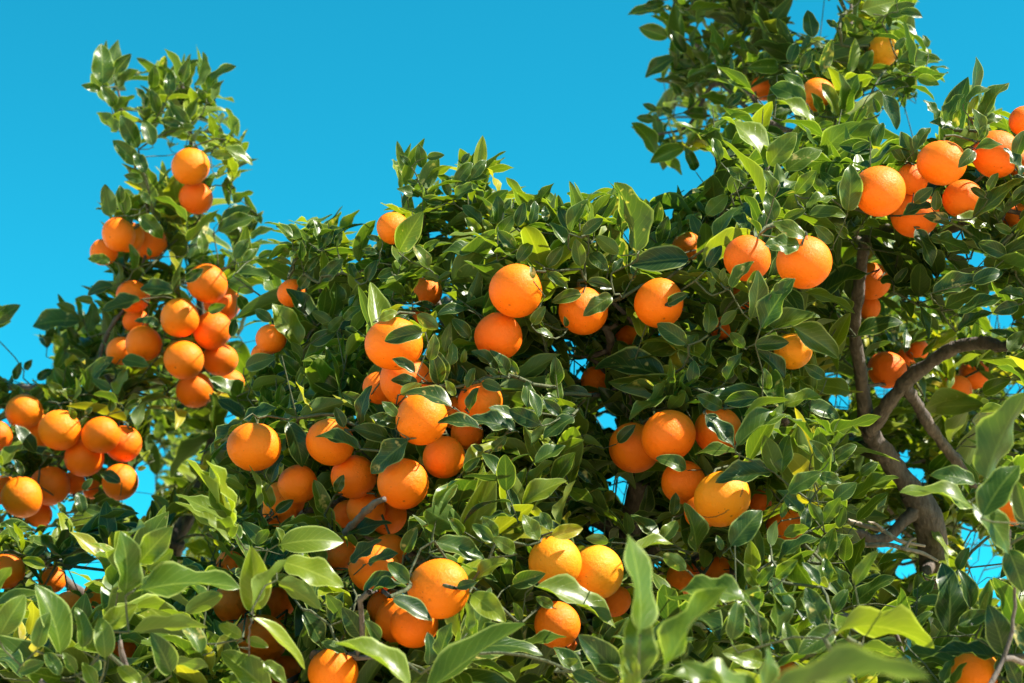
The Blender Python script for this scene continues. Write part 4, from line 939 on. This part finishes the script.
for oi in order:
    p, kind, idx, ed = terms[oi]
    D = np.linalg.norm(P_[:cnt_n] - p, axis=1)
    # fruit hang from wood above them; leaves grow from wood below or beside them
    pen = np.zeros(cnt_n)
    if kind == 'f': pen = np.maximum(0, p[2] - P_[:cnt_n, 2]) * 0.8
    else: pen = np.maximum(0, P_[:cnt_n, 2] - p[2]) * 0.6
    j = int(np.argmin(D + pen))
    q = P_[j]; L = np.linalg.norm(p - q)
    k = max(2, int(L / 0.03) + 1)
    c1 = q + (p - q) * 0.4 + np.array([0, 0, 0.10 * L]) + FWD * 0.18 * L + rng.normal(0, 0.05 * L, 3)
    c2 = p - unit(ed) * 0.3 * L if kind != 'f' else p + np.array([0, 0, 0.2 * L])
    ids = [j]
    for t in np.linspace(0, 1, k + 1)[1:]:
        pt = q * (1 - t) ** 3 + 3 * c1 * t * (1 - t) ** 2 + 3 * c2 * t * t * (1 - t) + p * t ** 3
        # bend round fruit
        dv = pt - FC; dl = np.linalg.norm(dv, axis=1); w = np.argmin(dl - FR)
        if t < 0.99 and dl[w] < FR[w] * 1.06: pt = FC[w] + dv[w] / dl[w] * FR[w] * 1.06
        if t < (0.8 if kind == 'h' else 0.97):       # twigs pass beside fruit, not across their faces
            qx, qy, qd = proj(pt)
            e = np.hypot(FXY[:, 0] - qx, FXY[:, 1] - qy)
            for w in np.nonzero((e < FRP * 1.04) & (qd < FD))[0]:
                o_ = np.array([qx, qy]) - FXY[w]; o_ = o_ / (np.linalg.norm(o_) + 1e-6)
                pt = at(*(FXY[w] + o_ * FRP[w] * 1.07), max(qd, FD[w]))
                qx, qy, qd = proj(pt)
        qx, qy, qd = proj(pt)
        if t < 0.97 and gap[int(np.clip(qy + OY, 0, BH - 1)), int(np.clip(qx + OX, 0, BW - 1))] > 0:
            g = GC[np.argmin(np.hypot(*(GC - (qx, qy)).T))]; o_ = np.array([qx, qy]) - g; o_ /= np.linalg.norm(o_) + 1e-6
            for _ in range(20):
                qx += o_[0] * 2; qy += o_[1] * 2
                if gap[int(np.clip(qy + OY, 0, BH - 1)), int(np.clip(qx + OX, 0, BW - 1))] == 0: break
            pt = at(qx, qy, qd)
        P_[cnt_n] = pt; tree_.append(tree_[j]); limb_.append(limb_[j]); par_.append(ids[-1]); cnt_.append(0); ids.append(cnt_n); cnt_n += 1
    owner[(kind, idx)] = (tree_[j], limb_[j])
    chains.append((ids, kind))
    w = 3 if kind == 'f' else 1
    n = ids[-1]
    while n >= 0: cnt_[n] += w; n = par_[n]
def rad_of(n): return min(0.0042, 0.0008 * max(1, cnt_[n]) ** 0.36)
for ids, kind in chains:
    pts = P_[ids]; r = [rad_of(ids[1])] + [rad_of(i) for i in ids[1:]]
    if kind == 'f': r = [max(v, 0.0016) for v in r]
    tn = TREES[tree_[ids[0]]]; li = limb_[ids[0]]
    (limb_mb[(tn, li)] if li >= 0 else trunk_mb[tn]).tube(pts, r, 6, 0.0, cap=False, mi=1 if r[0] < 0.0030 else 0)
for i, (b, ax, ln, lv) in enumerate(shoots):
    ti, li = owner[('s', i)]
    sx, sy, sd = proj(np.array([b, b + ax * ln * .45, b + ax * ln * .86]))
    if any(((np.hypot(FXY[:, 0] - x_, FXY[:, 1] - y_) < FRP) & (d_ < FD)).any() for x_, y_, d_ in zip(sx, sy, sd)): continue
    (limb_mb[(TREES[ti], li)] if li >= 0 else trunk_mb[TREES[ti]]).tube([b, b + ax * ln * .5, b + ax * ln * .86], [0.0011, 0.001, 0.0007], 5, 0.0, cap=False, mi=1)

# ------------------------------------------------------------------ trees
TREE_LABEL = {
 'forked': ("tall orange tree with bare grey forked trunk and limbs showing between its leaves", "tree"),
 'middle': ("broad bushy orange tree bearing the most fruit, between the slim tree and the forked trunk", "tree"),
 'slim': ("slim orange tree whose tall leafy spire stands alone against the blue sky", "tree"),
 'front': ("closest orange tree, only blurred young shoots along the picture's lower edge showing", "tree"),
}
roots = {}
for ti, tn in enumerate(TREES):
    w = WOOD[tn]; base = w['base']
    root = bpy.data.objects.new("orange_tree", None); scene.collection.objects.link(root)
    root.location = base; root.empty_display_size = 0.2
    tag(root, *TREE_LABEL[tn], group="orange trees of the grove")
    roots[tn] = root
    trunk = trunk_mb[tn].build("trunk", M_BARK, root, base)
    for li in range(len(w['limbs'])):
        limb_mb[(tn, li)].build("limb", M_BARK, root, base)
    crown = LeafBin()
    for i, s in enumerate(shoots):
        if owner[('s', i)][0] == ti:
            for l in s[3]: crown.add(*l)
    # the leaves that show largest are parts of their own; the uncountable rest is the crown
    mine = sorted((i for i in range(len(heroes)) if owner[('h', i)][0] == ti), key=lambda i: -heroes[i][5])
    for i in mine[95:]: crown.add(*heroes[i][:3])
    if crown.V: crown.build("crown", root, base)["kind"] = "stuff"
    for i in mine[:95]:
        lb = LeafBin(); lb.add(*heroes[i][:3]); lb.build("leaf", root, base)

# dry bare twigs in front of the forked trunk
dry = MB()
for pts in ([(848, 521, 2.85, 2.6), (866, 526, 2.84, 2.4), (884, 531, 2.83, 2.2), (900, 541, 2.82, 2.0), (925, 546, 2.83, 1.4)],
            [(850, 544, 2.85, 2.8), (868, 545, 2.83, 2.6), (890, 545, 2.81, 2.4), (905, 549, 2.80, 2.2), (922, 553, 2.80, 2.0), (938, 561, 2.80, 1.4)],
            [(884, 531, 2.83, 1.8), (876, 524, 2.82, 1.4), (868, 522, 2.81, 1.0)], [(905, 549, 2.80, 1.8), (910, 541, 2.80, 1.5), (916, 538, 2.80, 1.0)]):
    C = catmull([np.append(at(x, y, d), r * d / F_PX) for x, y, d, r in pts], 6)
    dry.tube(C[:, :3], C[:, 3], 8, 0.12)
dry.build("bare_twig", M_DRY, roots['forked'], WOOD['forked']['base'])

# ------------------------------------------------------------------ oranges
def fruit_mesh(k, mat):
    nu, nv = 36, 24
    V = []
    ph = rng.uniform(0, 6.28, 4)
    for j in range(nv + 1):
        th = math.pi * j / nv
        for i in range(nu):
            a = 2 * math.pi * i / nu
            r = 1.0 + 0.022 * math.sin(2 * a + ph[0]) * math.sin(th) + 0.016 * math.sin(3 * a + ph[1]) * math.sin(th) ** 2 + 0.012 * math.cos(2 * th + ph[2])
            z = math.cos(th)
            dent = -0.10 * math.exp(-(th / 0.22) ** 2) - 0.025 * math.exp(-((math.pi - th) / 0.10) ** 2) - 0.012 * math.cos(7 * a + ph[3]) * math.exp(-((th - 0.3) / 0.2) ** 2)
            r += dent
            V.append((r * math.sin(th) * math.cos(a), r * math.sin(th) * math.sin(a), r * z * 0.97))
    Fs = [(j * nu + i, (j + 1) * nu + i, (j + 1) * nu + (i + 1) % nu, j * nu + (i + 1) % nu) for j in range(nv) for i in range(nu)]
    me = bpy.data.meshes.new("orange"); me.from_pydata(V, [], Fs)
    me.polygons.foreach_set("use_smooth", [True] * len(me.polygons)); me.materials.append(mat)
    return me
meshes = [fruit_mesh(k, M_PEEL) for k in range(5)]
split_me = fruit_mesh(9, M_SPLIT)

def calyx_mesh():
    m = MB(); v = [(0, 0, 0.905)]; f = []
    k = 20
    for ring, (rr, z) in enumerate(((0.07, 0.915), (0.17, 0.905))):
        for i in range(k):
            a = 2 * math.pi * i / k
            r = rr * (1 + (0.38 * math.cos(5 * a) if ring else 0.0))
            v.append((r * math.cos(a), r * math.sin(a), z + (0.012 * math.cos(5 * a) if ring else 0)))
    for i in range(k):
        f.append((0, 1 + i, 1 + (i + 1) % k)); f.append((1 + i, 1 + k + i, 1 + k + (i + 1) % k, 1 + (i + 1) % k))
    m.add(v, f)
    me = bpy.data.meshes.new("calyx"); me.from_pydata([tuple(p) for p in np.vstack(m.v)], [], m.f); me.materials.append(M_CALYX); return me
def stem_mesh():
    m = MB(); m.tube([(0, 0, 0.88), (0.01, 0, 1.0), (0.0, 0.015, 1.12)], [0.055, 0.045, 0.05], 8)
    me = bpy.data.meshes.new("stem"); me.from_pydata([tuple(p) for p in np.vstack(m.v)], [], m.f); me.materials.append(M_STALK); return me
ME_CAL, ME_STEM = calyx_mesh(), stem_mesh()
for i, f in enumerate(fruits):
    o = bpy.data.objects.new("orange", split_me if f['c'] == 's' else meshes[i % 5])
    scene.collection.objects.link(o)
    z = Vector(f['up']); q = z.to_track_quat('Z', 'Y')
    spin = Matrix.Rotation(0.6 if f['c'] == 's' else rng.uniform(0, 6.28), 4, 'Z')
    R = f['R']
    o.matrix_world = Matrix.Translation(Vector(f['P'])) @ q.to_matrix().to_4x4() @ spin @ Matrix.Diagonal((R, R, R * rng.uniform(0.93, 1.03), 1.0))
    c = np.array(COLS[f['c']]) * np.array([1 + rng.normal(0, .02), 1 + rng.normal(0, .07), 1.0])
    o.color = (*np.clip(c, 0, 1).tolist(), 1.0)
    tag(o, f['label'], "orange", "oranges hanging in the trees")
    for nm, me in (("calyx", ME_CAL), ("stem", ME_STEM)):
        p = bpy.data.objects.new(nm, me); scene.collection.objects.link(p); p.parent = o
print("SHOOTS", len(shoots), "LEAVES", sum(len(s[3]) for s in shoots) + len(heroes), "HEROES", len(heroes), "NODES", cnt_n)
